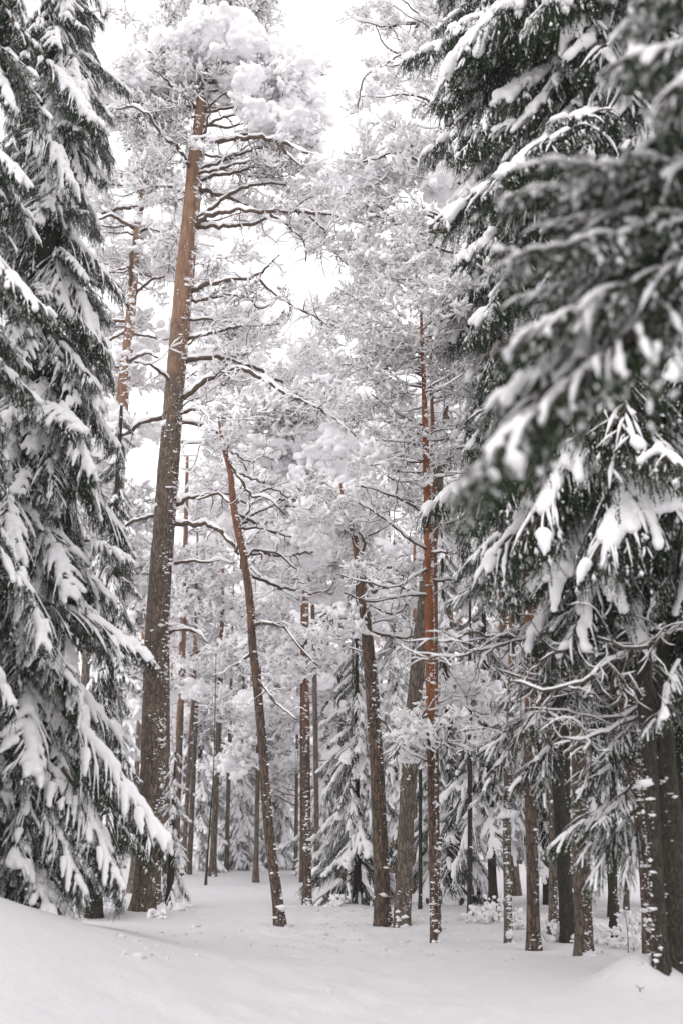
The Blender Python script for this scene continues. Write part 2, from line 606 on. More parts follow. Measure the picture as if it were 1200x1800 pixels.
def pine_spray(seed, L=1.1, mode='mid', vox=.016, sub=15):
    """a branching pine shoot with needle tufts; mode sets how much snow lies on it"""
    rng = np.random.default_rng(seed)
    snow_p, tr, lr = {'fine': (.72, .040, .017), 'mid': (.76, .055, .020), 'heavy': (.95, .088, .046), 'pillow': (.75, .13, .075), 'dark': (.4, .035, .02)}[mode]
    wood, need, sno = Geo(), Geo(), Geo()
    blobs, tufts = [], []

    def twig(p, d, l, r, depth):
        n = 6 if depth < 2 else 4
        P = [np.array(p, float)]
        d = nrm(np.array(d, float))
        for k in range(n - 1):
            d = nrm(d + rng.normal(size=3) * .20 + np.array([0, 0, .07 if depth else .03]))
            P.append(P[-1] + d * l / (n - 1))
        P = np.array(P)
        V, T = tube(P, np.linspace(r, r * .45, n), 4 if depth < 2 else 3, False)
        wood.add(V, T, 0)
        if rng.random() < snow_p:
            finger(blobs, P, lr * (1.25 - .22 * depth), lr * (1.05 - .2 * depth), rng, .7, .75)
        return P, d

    P, d = twig((0, 0, 0), (1, 0, .08), L, .014, 0)
    tufts.append((P[-1], d))
    P0 = smooth_line(P, 30)
    side = 1
    for i in range(sub):
        f = .15 + .8 * (i + rng.random()) / sub
        p = P0[int(f * 29)]
        side = -side
        yaw = side * math.radians(rng.uniform(25, 75))
        el = rng.uniform(-.25, .5)
        l = L * rng.uniform(.25, .5) * (1.15 - .6 * f)
        q, dq = twig(p, (math.cos(yaw), math.sin(yaw), el), l, .008, 1)
        tufts.append((q[-1], dq))
        tufts.append((q[-2], dq))
        for _ in range(rng.integers(3, 6)):
            pp = q[rng.integers(1, 6)]
            dd = nrm(dq + rng.normal(size=3) * .7)
            w, dw = twig(pp, dd, l * rng.uniform(.3, .55), .005, 2)
            if rng.random() < .75:
                tufts.append((w[-1], dw))
            if rng.random() < .4:
                tufts.append((w[-2], dw))
    for p, d in tufts:
        m = 28 if mode == 'dark' else 22
        D = nrm(d * .7 + nrm(rng.normal(size=(m, 3))) * .85)
        B = p + D * .006 - d * rng.random((m, 1)) * .06
        V, T = spikes(B, D, .050 * (.7 + .5 * rng.random(m)), np.full(m, .005), rng)
        need.add(V, T, 1)
        if rng.random() < snow_p:
            r = tr * rng.uniform(.65, 1.35)
            r *= math.exp(rng.normal() * .22)
            if mode in ('pillow', 'heavy') and rng.random() < .5:
                blobs.append((p[0], p[1], p[2] + r * .55, r))
            else:                                       # a short ridge along the shoot, thinning to its end
                d_ = nrm(d + rng.normal(size=3) * .35)
                finger(blobs, [p - d_ * r * 1.5, p + d_ * r], r * .66, r * .42, rng, .6, .8)
    V, T = surface_nets(blobs, vox, .42, 13, seed, .78)
    sno.add(V, T, 0)
    return wood, need, sno, P[-1]


def two_meshes(parts, name, wm, nm):
    wood, need, sno, tip = parts
    g = Geo()
    for k, src in enumerate((wood, need)):
        for V, T, M in zip(*split(src)):
            g.add(V, T, k)
    s = Geo()
    for V, T, M in zip(*split(sno)):
        s.add(V, T, 0)
    return g.build(name, [wm, nm], False), s.build('snow_load', [SNOW], True), tip


def one_geo(parts):
    wood, need, sno, tip = parts
    g = Geo()
    for k, src in enumerate((wood, need, sno)):
        if src.n:
            V, T, M, A = src.merged()
            g.add(V, T, k)
    return g, tip


def split(g):
    V, T, M, A = g.merged()
    return [V], [T], [M]


def one_mesh(parts, name, wm, nm):
    g, tip = one_geo(parts)
    return g.build(name, [wm, nm, SNOW], True), None, tip


SPR = {
    'snowy': [two_meshes(spruce_bough(10 + k, 1.5, .55 + .16 * (k % 4), .95, .42, 1.15, .02, 1.1), 'bough', TWIG, SPRUCE_N) for k in range(9)],
    'part': [two_meshes(spruce_bough(30 + k, 1.5, .5 + .16 * (k % 3), .55, .44, 1.1, .022, .95), 'bough', TWIG, SPRUCE_N) for k in range(6)],
    'dark': [two_meshes(spruce_bough(50 + k, 1.5, .5 + .1 * k, .24, .42, 1.0, .02, .7), 'bough', TWIG, SPRUCE_N) for k in range(4)],
    'near': [two_meshes(spruce_bough(90 + k, 1.5, .3 + .08 * k, .55, .26, 1., .014, .33, 1., .8), 'bough', TWIG, SPRUCE_N) for k in range(4)],
    'far': [one_mesh(spruce_bough(70 + k, 1.5, .45 + .12 * k, .85, .28, .6, .03, 1.2), 'bough', TWIG, SPRUCE_N) for k in range(4)],
    'less_snow': [one_mesh(spruce_bough(80 + k, 1.5, .5 + .12 * k, .42, .34, .8, .03, .95), 'bough', TWIG, SPRUCE_N) for k in range(3)],  # far boughs carrying less snow, with longer hanging twigs
}
PIN = {m: [one_mesh(pine_spray(s0 + k, 1.1, m), 'needle_spray', PTWIG, PINE_N) for k in range(n)]
       for m, s0, n in (('fine', 100, 5), ('mid', 120, 5), ('heavy', 140, 4), ('pillow', 160, 3), ('dark', 180, 3))}


# ------------------------------------------------------------------ things
def thing(name, loc, label, cat, group=None):
    o = bpy.data.objects.new(name, None)
    o.empty_display_size = .2
    o.location = loc
    o['label'] = label
    o['category'] = cat
    if group:
        o['group'] = group
    COL.objects.link(o)
    return o


def part(name, me, parent, mat=None, kind=None):
    o = bpy.data.objects.new(name, me)
    COL.objects.link(o)
    o.parent = parent
    if mat is not None:
        o.matrix_basis = mat
    if kind:
        o['kind'] = kind
    return o


def orient(p, yaw, pitch, roll, s):
    return Matrix.Translation(p) @ Matrix.Rotation(yaw, 4, 'Z') @ Matrix.Rotation(-pitch, 4, 'Y') @ Matrix.Rotation(roll, 4, 'X') @ Matrix.Diagonal((s[0], s[1], s[2], 1) if isinstance(s, tuple) else (s, s, s, 1))


BALL_V = nrm(np.array([(x, y, z) for x in (-1, 0, 1) for y in (-1, 0, 1) for z in (-1, 0, 1) if (x, y, z) != (0, 0, 0)], float))


def _ball():
    import bmesh
    bm = bmesh.new()
    bmesh.ops.create_icosphere(bm, subdivisions=1, radius=1)
    bm.verts.ensure_lookup_table()
    V = np.array([v.co[:] for v in bm.verts])
    T = np.array([[v.index for v in f.verts] for f in bm.faces])
    bm.free()
    return V, T


ICO_V, ICO_T = _ball()


class Tree:
    def __init__(self, name, label, cat, line, bark, group=None, base=None, flare=.35, orange=(1e3, 1e3), flecks=0, wind=0.2, sides=18, step=.12, fleck_size=1.):
        """line: rows of (x, y, z, radius) in the place, from the snow upwards"""
        L = np.asarray(line, float)
        self.base = L[0, :3].copy()
        self.root = thing(name, self.base, label, cat, group)
        n = max(8, int((L[-1, 2] - L[0, 2]) / step))
        n = min(n, 160)
        S = smooth_line(L, n)
        S[:, 3] = np.maximum(S[:, 3], .006)
        h = S[:, 2] - S[0, 2]
        S[:, 3] *= 1 + flare * np.exp(-h / .28)
        low = S[0].copy()
        low[:3] -= np.array([0, 0, .5])
        low[3] *= 1.1
        S = np.vstack([low, S])
        self.S = S
        P, R = S[:, :3] - self.base, S[:, 3]
        a = np.arange(sides) * 2 * math.pi / sides
        seed = int(abs(self.base[0] * 100) + abs(self.base[1] * 10)) % 1000
        wob = 1 + .07 * vnoise(np.cos(a)[None, :] * 2.2, np.sin(a)[None, :] * 2.2, P[:, 2:3] * 2.5, seed) + .035 * vnoise(np.cos(a)[None, :] * 5, np.sin(a)[None, :] * 5, P[:, 2:3] * 9, seed + 1)
        buttress = np.exp(-np.clip(P[:, 2:3], 0, 9) / .28) * .30 * np.maximum(0, np.cos(a[None, :] * 4 + seed))
        wob = wob + buttress
        V, T = tube(P, R, sides, True, wob)
        up = np.clip((V[:, 2] - orange[0]) / max(.01, orange[1] - orange[0]), 0, 1)
        g = Geo()
        g.add(V, T, 0, up)
        self.trunk = part('trunk', g.build('trunk', [bark], True, True), self.root)
        if flecks:
            self.flecks(P, R, int(flecks * 2.6), wind, seed, fleck_size)

    def flecks(self, P, R, n, wind, seed, size=1.):
        rng = np.random.default_rng(seed + 5)
        g = Geo()
        s = np.concatenate([[0], np.cumsum(np.linalg.norm(np.diff(P, axis=0), axis=1))])
        for _ in range(n):
            if rng.random() < .13 or not g.V:
                u = rng.random() ** 1.1 * s[-1] if rng.random() > .06 else .5 + .12 * rng.random()
                az = rng.normal() * (.38 if rng.random() < .8 else 1.2) + wind
            else:
                u = np.clip(u + rng.normal() * .10, 0, s[-1])
                az = az + rng.normal() * .22
            k = min(len(P) - 2, int(np.searchsorted(s, u, side='right')) - 1)
            f = (u - s[k]) / max(1e-6, s[k + 1] - s[k])
            c = P[k] * (1 - f) + P[k + 1] * f
            r = R[k] * (1 - f) + R[k + 1] * f
            if c[2] < -.02:
                continue
            out = np.array([math.cos(az), math.sin(az), 0])
            tan = np.array([-math.sin(az), math.cos(az), 0])
            w = size * .0085 * math.exp(rng.normal() * .6) * (2.2 if rng.random() < .05 else 1)
            hgt = w * rng.uniform(.3, .8)
            w *= rng.uniform(.9, 1.7)
            if u < .68:
                w, hgt = w * 1.5, hgt * 1.6
            th = w * rng.uniform(.35, .7)
            q = ICO_V * (1 + .3 * rng.normal(size=(len(ICO_V), 1)))
            g.add(c + out * (r * 1.0 + th * .25) + q[:, :1] * tan * w + q[:, 1:2] * out * th + q[:, 2:3] * np.array([0, 0, 1]) * hgt, ICO_T, 0)
        if g.V:
            part('bark_snow', g.build('bark_snow', [SNOW], True), self.root, None, 'stuff')

    def on_trunk(self, z):
        zz = self.S[:, 2]
        z = float(np.clip(z, zz[1], zz[-1]))
        return np.array([np.interp(z, zz, self.S[:, k]) for k in range(4)])

    def limb(self, line, rng, twigs=0, snow=.012, gaps=.15, mat=None, two=True, twig_len=.5, droop=.1, n=None, bark=None):
        """line: rows (x, y, z, r) in the place; returns the part and its points"""
        L = np.asarray(line, float)
        ln = np.linalg.norm(np.diff(L[:, :3], axis=0), axis=1).sum()
        n = n or int(np.clip(ln / .09, 6, 44))
        S = smooth_line(L, n)
        j = rng.normal(size=(n, 3)) * .4 * np.maximum(S[:, 3:4], .008)
        sd = rng.integers(1000)
        u = np.arange(n) * .42
        j = j + .03 * np.stack([vnoise(u, sd, 0), vnoise(u, sd, 7), vnoise(u, sd, 13)], 1) * np.clip(np.arange(n) / 6., 0, 1)[:, None]
        P = S[:, :3] - self.base + j
        R = np.maximum(S[:, 3], .004)
        w, s = Geo(), Geo()
        V, T = tube(P, R, 7 if two else 5)
        w.add(V, T, 0)
        V, T = snow_line(P, R, rng, snow, gaps)
        s.add(V, T, 0 if two else 1)
        for _ in range(twigs):
            k = int(n * (.25 + .74 * rng.random()))
            k = min(k, n - 2)
            d = nrm(P[k + 1] - P[k] + rng.normal(size=3) * .75 + np.array([0, 0, -droop]))
            l = twig_len * rng.uniform(.35, 1.2)
            q = [P[k]]
            m = 8
            for i in range(m - 1):
                d = nrm(d + rng.normal(size=3) * .26 + np.array([0, 0, -.05 * droop * 5]))
                q.append(q[-1] + d * l / (m - 1))
            q = np.array(q)
            rr = np.linspace(min(R[k] * .55, .012), .0035, m)
            V, T = tube(q, rr, 4, False)
            w.add(V, T, 0)
            V, T = snow_line(q, rr, rng, snow * .75, .25, 5)
            s.add(V, T, 0 if two else 1)
            for _ in range(2):
                i = rng.integers(2, m - 1)
                d2 = nrm(q[i] - q[i - 1] + rng.normal(size=3) * .01 + nrm(rng.normal(size=3)) * np.linalg.norm(q[i] - q[i - 1]) * .9)
                q2 = smooth_line(np.array([q[i], q[i] + d2 * l * .18 + rng.normal(size=3) * .02, q[i] + d2 * l * .38]), 5)
                r2 = np.linspace(.005, .003, 5)
                V, T = tube(q2, r2, 3, False)
                w.add(V, T, 0)
                V, T = snow_line(q2, r2, rng, snow * .6, .2, 4)
                s.add(V, T, 0 if two else 1)
        wm = mat or PTWIG
        if two:
            b = part('branch', w.build('branch', [wm], True), self.root)
            part('snow_load', s.build('snow_load', [SNOW], True), b, None, 'stuff')
        else:
            V, T, M, A = s.merged()
            w.add(V, T, 1)
            b = part('branch', w.build('branch', [wm, SNOW], True), self.root)
        return b, P

    def put(self, lib, kind, rng, p, yaw, pitch, s, parent=None, roll=None):
        me, sn, tip = lib[kind][rng.integers(len(lib[kind]))]
        roll = rng.normal() * .18 if roll is None else roll
        m = orient(Vector(np.asarray(p) - self.base), yaw, pitch, roll, (s, s * (1 if rng.random() < .5 else -1), s))
        o = part('bough' if lib is SPR else 'needle_spray', me, parent or self.root, m)
        if sn is not None:
            part('snow_load', sn, o, None, 'stuff')
        return o

    def bough(self, b, t, kind, rng, roll=0., width=1.):
        """a bough from b to t in the place"""
        me, sn, tip = SPR[kind][rng.integers(len(SPR[kind]))]
        d = np.asarray(t) - np.asarray(b)
        hl = math.hypot(d[0], d[1])
        s = np.linalg.norm(d) / np.linalg.norm(tip)
        pitch = math.atan2(d[2], hl) - math.atan2(tip[2], math.hypot(tip[0], tip[1]))
        yaw = math.atan2(d[1], d[0]) - math.atan2(tip[1], tip[0])
        o = part('bough', me, self.root, orient(Vector(np.asarray(b) - self.base), yaw, pitch, roll, (s, s * width, s)))
        if sn is not None:
            part('snow_load', sn, o, None, 'stuff')
        return o

    def cloud(self, rng, cx, cy, rx, ry, n, kinds, s=1., dY=0., thick=.8, branches=True, lift=(-.1, .35), per=4):
        """needle sprays spread through an egg-shaped piece of crown seen at pixel (cx, cy), with branches that carry them"""
        Y = self.base[1] + dY
        c = at(cx, cy, Y)
        ppm = F / depth_of(c)
        a, v = rx / ppm, ry / ppm
        b = thick * (a + v) / 2
        k = max(1, round(n / per))
        left = n
        for i in range(k):
            while True:
                q = rng.uniform(-1, 1, 3)
                if .15 < np.dot(q, q) < 1:
                    break
            p = c + q * np.array([a, b, v])
            tr = self.on_trunk(p[2] - .30 * np.hypot(*(p[:2] - self.on_trunk(p[2])[:2])) - .1)
            d = p[:2] - tr[:2]
            dist = np.hypot(*d)
            if dist < .05:
                d = rng.normal(size=2)
                dist = np.hypot(*d)
            if branches:
                mid = (tr[:3] + p) / 2 + rng.normal(size=3) * .12 * dist + np.array([0, 0, -.02 * dist])
                r0 = min(tr[3] * .5, .012 + .014 * dist)
                self.limb([(*tr[:3], r0), (*mid, r0 * .7), (*p, .008)], rng, 3, .012, .1, None, False, .5)
            yaw0 = math.atan2(d[1], d[0])
            m = left if i == k - 1 else int(round(n / k))
            left -= m
            for _ in range(m):
                sc = s * rng.uniform(.75, 1.25)
                pp = p + rng.normal(size=3) * np.array([.35, .35, .22]) * s - np.array([math.cos(yaw0), math.sin(yaw0), 0]) * .4 * sc
                self.put(PIN, kinds[rng.integers(len(kinds))], rng, pp, yaw0 + rng.normal() * .9, rng.uniform(*lift), sc)


def px_line(rows, Y, rscale=1.):
    """rows (x, y, width in pixels[, dY]) -> rows (x, y, z, r) in the plane Y metres into the wood"""
    out = []
    for r in rows:
        p = at(r[0], r[1], Y + (r[3] if len(r) > 3 else 0))
        out.append((*p, .5 * r[2] * depth_of(p) / F * rscale))
    return out


def trunk_from_px(rows):
    """the first row stands on the snow, and gives the distance of the rest"""
    g = ground_hit(rows[0][0], rows[0][1])
    L = px_line(rows, g[1])
    L[0] = (g[0], g[1], float(ground_z(g[0], g[1])) - .02, L[0][3])
    return L


def straight(x, y, Y, H, r, lean=(0, 0), top=.25):
    """a straight stem standing on the snow at column x, Y metres into the wood"""
    X = at(x, y, Y)[0]
    z = float(ground_z(X, Y)) - .02
    return [(X, Y, z, r), (X + lean[0] * .4, Y + lean[1] * .4, z + H * .4, r * .8), (X + lean[0], Y + lean[1], z + H, r * top)]


#%%TREES
R0 = np.random.default_rng(11)


def spruce(t, rng, z0, z1, rad, n, kinds, pitch=(-25, 0), low=None, azr=None, smin=.55):
    """boughs in rising whorls round a spruce; rad(h) is the bough length at height h above the snow"""
    g = math.pi * (3 - math.sqrt(5))
    for i in range(n):
        f = i / max(1, n - 1)
        h = z0 + (z1 - z0) * f + rng.normal() * .06
        az = i * g + rng.normal() * .35
        if azr is not None and rng.random() > azr(az):
            continue
        tr = t.on_trunk(t.base[2] + h)
        l = rad(h) * rng.uniform(.62, 1.1)
        p = tr[:3] + np.array([math.cos(az), math.sin(az), 0]) * tr[3] * .6
        t.put(SPR, kinds[rng.integers(len(kinds))], rng, p, az, math.radians(rng.uniform(*pitch)), max(.2, l / 1.42))


# ---- the tall pine by the bank
T1_rows = [(257, 1606, 46), (262, 1500, 44), (267, 1400, 42), (272, 1200, 41), (283, 1000, 40), (291, 900, 38), (306, 700, 33), (314, 600, 32), (322, 500, 30),
           (332, 400, 26), (341, 300, 25), (350, 220, 19), (356, 160, 16), (361, 125, 9), (366, 60, 6)]
L = trunk_from_px(T1_rows)
MOUNDS.append((L[0][0], L[0][1], .7, .10))
t = Tree('pine_tree', 'tall thick pine with long snowy limbs and orange upper trunk beside the snow bank', 'pine tree', L, PINE_BARK, None,
         flare=.30, orange=(8.4, 13.0), flecks=900, wind=-.25, sides=28, step=.09, fleck_size=1.35)
main = t
Y1 = t.base[1]
r = np.random.default_rng(21)
LIMBS = [  # rows (x, y, width px, dY); twigs
    ([(340, 397, 11), (375, 378, 10, -.2), (420, 369, 8, -.5), (500, 371, 7, -.8), (560, 375, 6, -1), (620, 387, 4, -1.2), (650, 397, 3, -1.3)], 9),
    ([(475, 376, 6, -.7), (515, 402, 5, -.8), (535, 430, 4, -.9), (538, 458, 3, -1)], 5),
    ([(545, 380, 5, -1), (566, 400, 4, -1), (576, 428, 4, -1), (598, 455, 3, -1.1), (640, 480, 2, -1.2)], 8),
    ([(346, 330, 9), (390, 343, 8, .3), (425, 357, 6, .5), (450, 364, 4, .7)], 5),
    ([(338, 510, 10), (380, 497, 9, -.3), (430, 490, 7, -.6), (455, 485, 6, -.7), (476, 465, 4, -.8), (490, 449, 3, -.8)], 3),
    ([(452, 487, 6, -.7), (482, 516, 5, -.8), (512, 536, 5, -.9), (562, 561, 4, -1.1), (610, 580, 3, -1.3)], 8),
    ([(335, 530, 7), (390, 523, 6, .3), (430, 522, 5, .5), (460, 542, 4, .7), (490, 523, 3, .8)], 5),
    ([(331, 562, 6), (370, 559, 5, .2), (405, 566, 3, .4)], 4),
    ([(331, 596, 7), (380, 583, 6, -.2), (420, 573, 5, -.4), (495, 570, 3, -.7)], 6),
    ([(327, 633, 11), (370, 628, 10, .2), (410, 637, 9, .4), (450, 648, 8, .6), (500, 676, 6, .8), (545, 706, 5, 1), (610, 745, 3, 1.2)], 8),
    ([(325, 702, 12), (350, 676, 11, -.2), (390, 657, 10, -.4), (430, 650, 9, -.7), (470, 670, 8, -.9), (520, 700, 6, -1.1), (580, 731, 5, -1.4), (625, 768, 3, -1.6)], 9),
    ([(322, 726, 7), (350, 720, 6, -.1), (385, 733, 4, -.3), (425, 746, 3, -.5)], 5),
    ([(320, 742, 8), (360, 748, 7, .2), (390, 766, 5, .4), (415, 802, 4, .5), (442, 835, 2, .6)], 6),
    ([(318, 776, 6), (345, 777, 5, -.1), (372, 773, 3, -.2)], 3),
    ([(312, 885, 9), (340, 873, 8, -.2), (375, 868, 6, -.5), (402, 869, 4, -.6)], 2),
    ([(309, 922, 11), (345, 920, 10, -.3), (385, 935, 9, -.6), (415, 965, 8, -.9), (440, 995, 6, -1), (480, 1030, 5, -1.2), (522, 1056, 3, -1.4)], 4),
    ([(306, 991, 7), (340, 986, 6, -.2), (380, 987, 4, -.3), (412, 989, 3, -.4)], 1),
    ([(298, 1111, 7), (330, 1105, 6, -.2), (350, 1112, 5, -.3), (366, 1129, 3, -.4)], 1),
    ([(274, 906, 8), (245, 912, 7, .3), (213, 929, 6, .5)], 1),
    ([(291, 731, 10), (250, 746, 9, .3), (212, 768, 7, .6)], 1),
    ([(306, 681, 9), (290, 660, 7, -.2), (265, 641, 5, -.4), (238, 634, 3, -.6)], 2),
    ([(339, 305, 9), (320, 270, 8, -.4), (300, 250, 7, -.8), (276, 226, 6, -1.1), (262, 202, 5, -1.3), (235, 190, 5, -1.4), (203, 192, 3, -1.5)], 7),
    ([(346, 192, 7), (320, 166, 6, -.5), (300, 146, 5, -.9), (284, 129, 3, -1.1)], 2),
    ([(352, 175, 8), (315, 148, 7, .3), (275, 156, 7, .5), (240, 176, 6, .6), (207, 184, 5, .7), (195, 204, 3, .7)], 6),
    ([(349, 257, 11), (400, 246, 10, -.3), (440, 243, 9, -.5), (490, 246, 8, -.8), (522, 262, 6, -1), (545, 270, 4, -1.1)], 6),
    ([(488, 247, 7, -.8), (510, 276, 5, -.9), (530, 294, 3, -1)], 3),
    ([(347, 265, 6), (362, 235, 5, -.4), (367, 205, 4, -.6), (366, 182, 3, -.7)], 2),
    ([(352, 250, 5), (320, 241, 4, -.3), (340, 246, 3, -.6), (372, 232, 2, -.8)], 2),
    ([(355, 170, 7), (380, 160, 6, .1), (440, 190, 6, .3), (480, 205, 5, .4), (500, 240, 4, .5)], 4),
    ([(347, 290, 5), (400, 300, 4, .5), (440, 310, 4, .8), (500, 315, 3, 1.2)], 6),
    ([(342, 340, 4), (310, 350, 3, .5), (280, 345, 2, .9)], 5),
]
for rows, tw in LIMBS:
    lb, P = t.limb(px_line(rows, Y1, .86), r, int(tw * 1.9), .028, .06, None, True, .85, .25)
    for _ in range(0 if tw < 4 else 3 + tw // 3):
        k_ = int(len(P) * r.uniform(.45, 1.)) - 2
        d_ = P[k_ + 1] - P[k_]
        t.put(PIN, ['mid', 'fine', 'dark'][r.integers(3)], r, P[k_] + t.base, math.atan2(d_[1], d_[0]) + r.normal() * .9, r.uniform(-.5, .2), r.uniform(.35, .6), lb)
CL = t.cloud
for a in [(255, 165, 28, 22, 7, ['heavy', 'mid']), (285, 130, 32, 22, 8, ['heavy', 'mid']), (325, 112, 34, 18, 9, ['heavy', 'pillow', 'heavy']), (370, 105, 34, 20, 9, ['heavy', 'pillow', 'heavy']), (420, 110, 36, 22, 10, ['heavy', 'pillow', 'heavy']),
          (455, 130, 28, 24, 8, ['heavy', 'heavy', 'pillow']), (478, 165, 28, 28, 8, ['heavy', 'pillow', 'heavy']), (492, 215, 26, 30, 7, ['heavy', 'mid']), (515, 275, 26, 34, 8, ['heavy', 'heavy', 'mid']), (550, 335, 28, 30, 8, ['heavy', 'mid']),
          (400, 150, 60, 30, 9, ['heavy', 'mid', 'dark']), (450, 190, 50, 35, 9, ['heavy', 'mid']), (330, 155, 45, 22, 6, ['mid', 'dark']), (480, 240, 40, 25, 6, ['mid', 'dark'])]:
    CL(r, *a, s=.8, thick=1., lift=(-.35, .2))
for a in [(235, 185, 55, 40, 16, ['dark', 'dark', 'mid']), (205, 240, 55, 45, 10, ['dark', 'mid', 'fine']), (300, 210, 40, 35, 8, ['dark']), (270, 260, 70, 40, 7, ['dark', 'fine']),
          (500, 265, 55, 22, 7, ['dark']), (455, 275, 40, 25, 4, ['dark']), (610, 400, 60, 40, 9, ['mid', 'dark', 'fine']), (645, 455, 55, 50, 9, ['mid', 'fine', 'dark']),
          (630, 520, 40, 45, 6, ['mid', 'fine']), (560, 420, 50, 40, 4, ['dark', 'fine']), (430, 545, 50, 25, 4, ['mid', 'dark']), (570, 585, 50, 35, 6, ['mid', 'fine']),
          (570, 730, 70, 40, 8, ['mid', 'fine']), (420, 690, 40, 25, 3, ['dark']), (590, 650, 50, 40, 5, ['mid'])]:
    CL(r, *a, s=.75, dY=-.3, thick=.9, lift=(-.2, .4), branches=False)

# ---- pine standing straight behind it, its crown above
t = Tree('pine_tree', 'tall pine hidden behind the thick bank pine, its snowy crown showing above', 'pine tree', straight(236, 1560, 27, 22.5, .13, (1.15, 0)), GREY_BARK, orange=(9, 16), sides=12)
r = np.random.default_rng(22)
for a in [(290, 35, 50, 30, 10, ['mid', 'dark', 'fine']), (390, 10, 100, 60, 26, ['mid', 'dark', 'fine']), (430, 40, 40, 50, 13, ['mid', 'dark']), (370, -70, 90, 50, 14, ['mid', 'dark']),
          (465, 110, 20, 30, 5, ['mid', 'heavy']), (420, 620, 70, 60, 14, ['fine', 'mid']), (380, 500, 40, 60, 6, ['fine', 'dark']), (430, 700, 60, 30, 7, ['mid']),
          (300, 480, 30, 60, 6, ['fine']), (215, 235, 40, 40, 8, ['dark', 'fine', 'mid']), (285, 330, 35, 40, 7, ['dark', 'fine']), (255, 190, 40, 40, 8, ['dark', 'mid']), (470, 250, 35, 30, 5, ['dark', 'fine']), (420, 330, 40, 60, 6, ['fine'])]:
    t.cloud(r, *a, s=1.1, lift=(-.2, .4))

# ---- orange pine behind and to the left
t = Tree('pine_tree', 'slender pale orange pine with knobs of snow, behind the left spruces', 'pine tree',
         trunk_from_px([(188, 1570, 26), (190, 1300, 26), (196, 1100, 25), (202, 950, 24), (210, 800, 23), (217, 690, 21), (226, 600, 18), (236, 480, 15), (241, 420, 13), (248, 358, 9), (252, 320, 5)]),
         PINE_BARK, orange=(.5, 2.5), flecks=700, wind=-1.1, sides=16, fleck_size=2.2)
r = np.random.default_rng(23)
YB = t.base[1]
for rows, tw in [([(247, 372, 9), (258, 358, 8, -.2), (285, 355, 6, -.4), (312, 363, 4, -.5)], 5), ([(247, 366, 7), (215, 366, 6, .2), (178, 376, 4, .4)], 5), ([(239, 402, 7), (215, 388, 6, -.2), (190, 380, 5, -.4), (155, 394, 3, -.6)], 6),
                 ([(243, 410, 7), (262, 402, 5), (282, 408, 3, -.2)], 3), ([(232, 510, 8), (230, 480, 7, -.3), (238, 420, 5, -.4)], 2), ([(232, 520, 6), (270, 492, 5, -.2), (292, 486, 3, -.3)], 3), ([(228, 580, 6), (180, 600, 4, .2), (140, 590, 3, .4)], 4),
                 ([(222, 640, 6), (255, 620, 5, -.3), (280, 628, 3, -.4)], 4), ([(214, 740, 7), (180, 735, 5), (150, 750, 3)], 3)]:
    t.limb(px_line(rows, YB), r, tw, .03, .06, PTWIG, True, .8, .1)
for a in [(195, 325, 60, 32, 12, ['mid', 'heavy']), (250, 295, 55, 38, 8, ['mid', 'fine']), (300, 310, 40, 40, 6, ['fine', 'dark']), (165, 390, 50, 30, 8, ['mid', 'fine']), (285, 420, 45, 40, 9, ['mid', 'heavy']),
          (190, 460, 60, 40, 10, ['mid', 'fine']), (270, 510, 40, 50, 8, ['mid', 'fine']), (175, 550, 55, 50, 10, ['mid', 'fine']), (250, 600, 50, 40, 8, ['heavy', 'mid']), (170, 660, 50, 50, 10, ['mid', 'heavy']),
          (260, 690, 25, 30, 3, ['mid']), (175, 760, 40, 50, 6, ['mid', 'heavy']), (300, 560, 30, 40, 5, ['fine', 'mid'])]:
    t.cloud(r, *a, s=.9, dY=1.0, lift=(-.3, .35))

# ---- the crooked pine leaning over the path
t = Tree('pine_tree', 'crooked thin reddish pine leaning left in the middle of the path', 'pine tree',
         trunk_from_px([(493, 1632, 19), (485, 1560, 18), (475, 1480, 18), (468, 1400, 17), (461, 1300, 16), (452, 1200, 15), (444, 1130, 15), (440, 1060, 14), (429, 980, 13), (418, 930, 13), (410, 880, 12), (405, 830, 10), (395, 790, 8), (385, 740, 4)]),
         RED_BARK, flare=.1, orange=(2, 9), flecks=330, wind=-.2, sides=16, step=.09)
MOUNDS.append((t.base[0] + .25, t.base[1] - .1, .55, .09))
r = np.random.default_rng(24)
YC = t.base[1]
for rows, tw in [([(404, 812, 6), (440, 870, 5, -.2), (470, 875, 4, -.4), (500, 905, 3, -.5)], 7), ([(430, 985, 6), (450, 968, 5, .2), (490, 975, 4, .4), (520, 1000, 3, .5)], 7), ([(443, 1100, 7), (470, 1095, 6, -.2), (500, 1105, 5, -.4), (525, 1135, 4, -.5), (560, 1170, 3, -.6)], 5),
                 ([(450, 1190, 5), (485, 1235, 4, -.3), (520, 1265, 3, -.5)], 4), ([(441, 1150, 5), (425, 1165, 4, .2), (415, 1172, 3, .3)], 2), ([(412, 890, 6), (385, 870, 5, .2), (350, 880, 3, .3)], 3), ([(420, 930, 5), (460, 930, 4, .5), (510, 945, 3, .8)], 6)]:
    t.limb(px_line(rows, YC), r, tw, .016, .08, None, True, .5, .15)
for a in [(465, 800, 45, 40, 9, ['mid', 'heavy']), (500, 765, 45, 40, 8, ['mid', 'fine']), (520, 860, 50, 45, 10, ['mid', 'heavy']), (400, 770, 22, 25, 4, ['mid', 'fine']),
          (470, 920, 45, 30, 7, ['mid', 'fine']), (530, 960, 60, 40, 10, ['heavy', 'mid']), (560, 900, 45, 40, 8, ['mid', 'heavy'])]:
    t.cloud(r, *a, s=.85, dY=3.2, lift=(-.3, .35))
t.cloud(r, 402, 782, 14, 14, 5, ['mid', 'fine'], s=.45, dY=-.15)

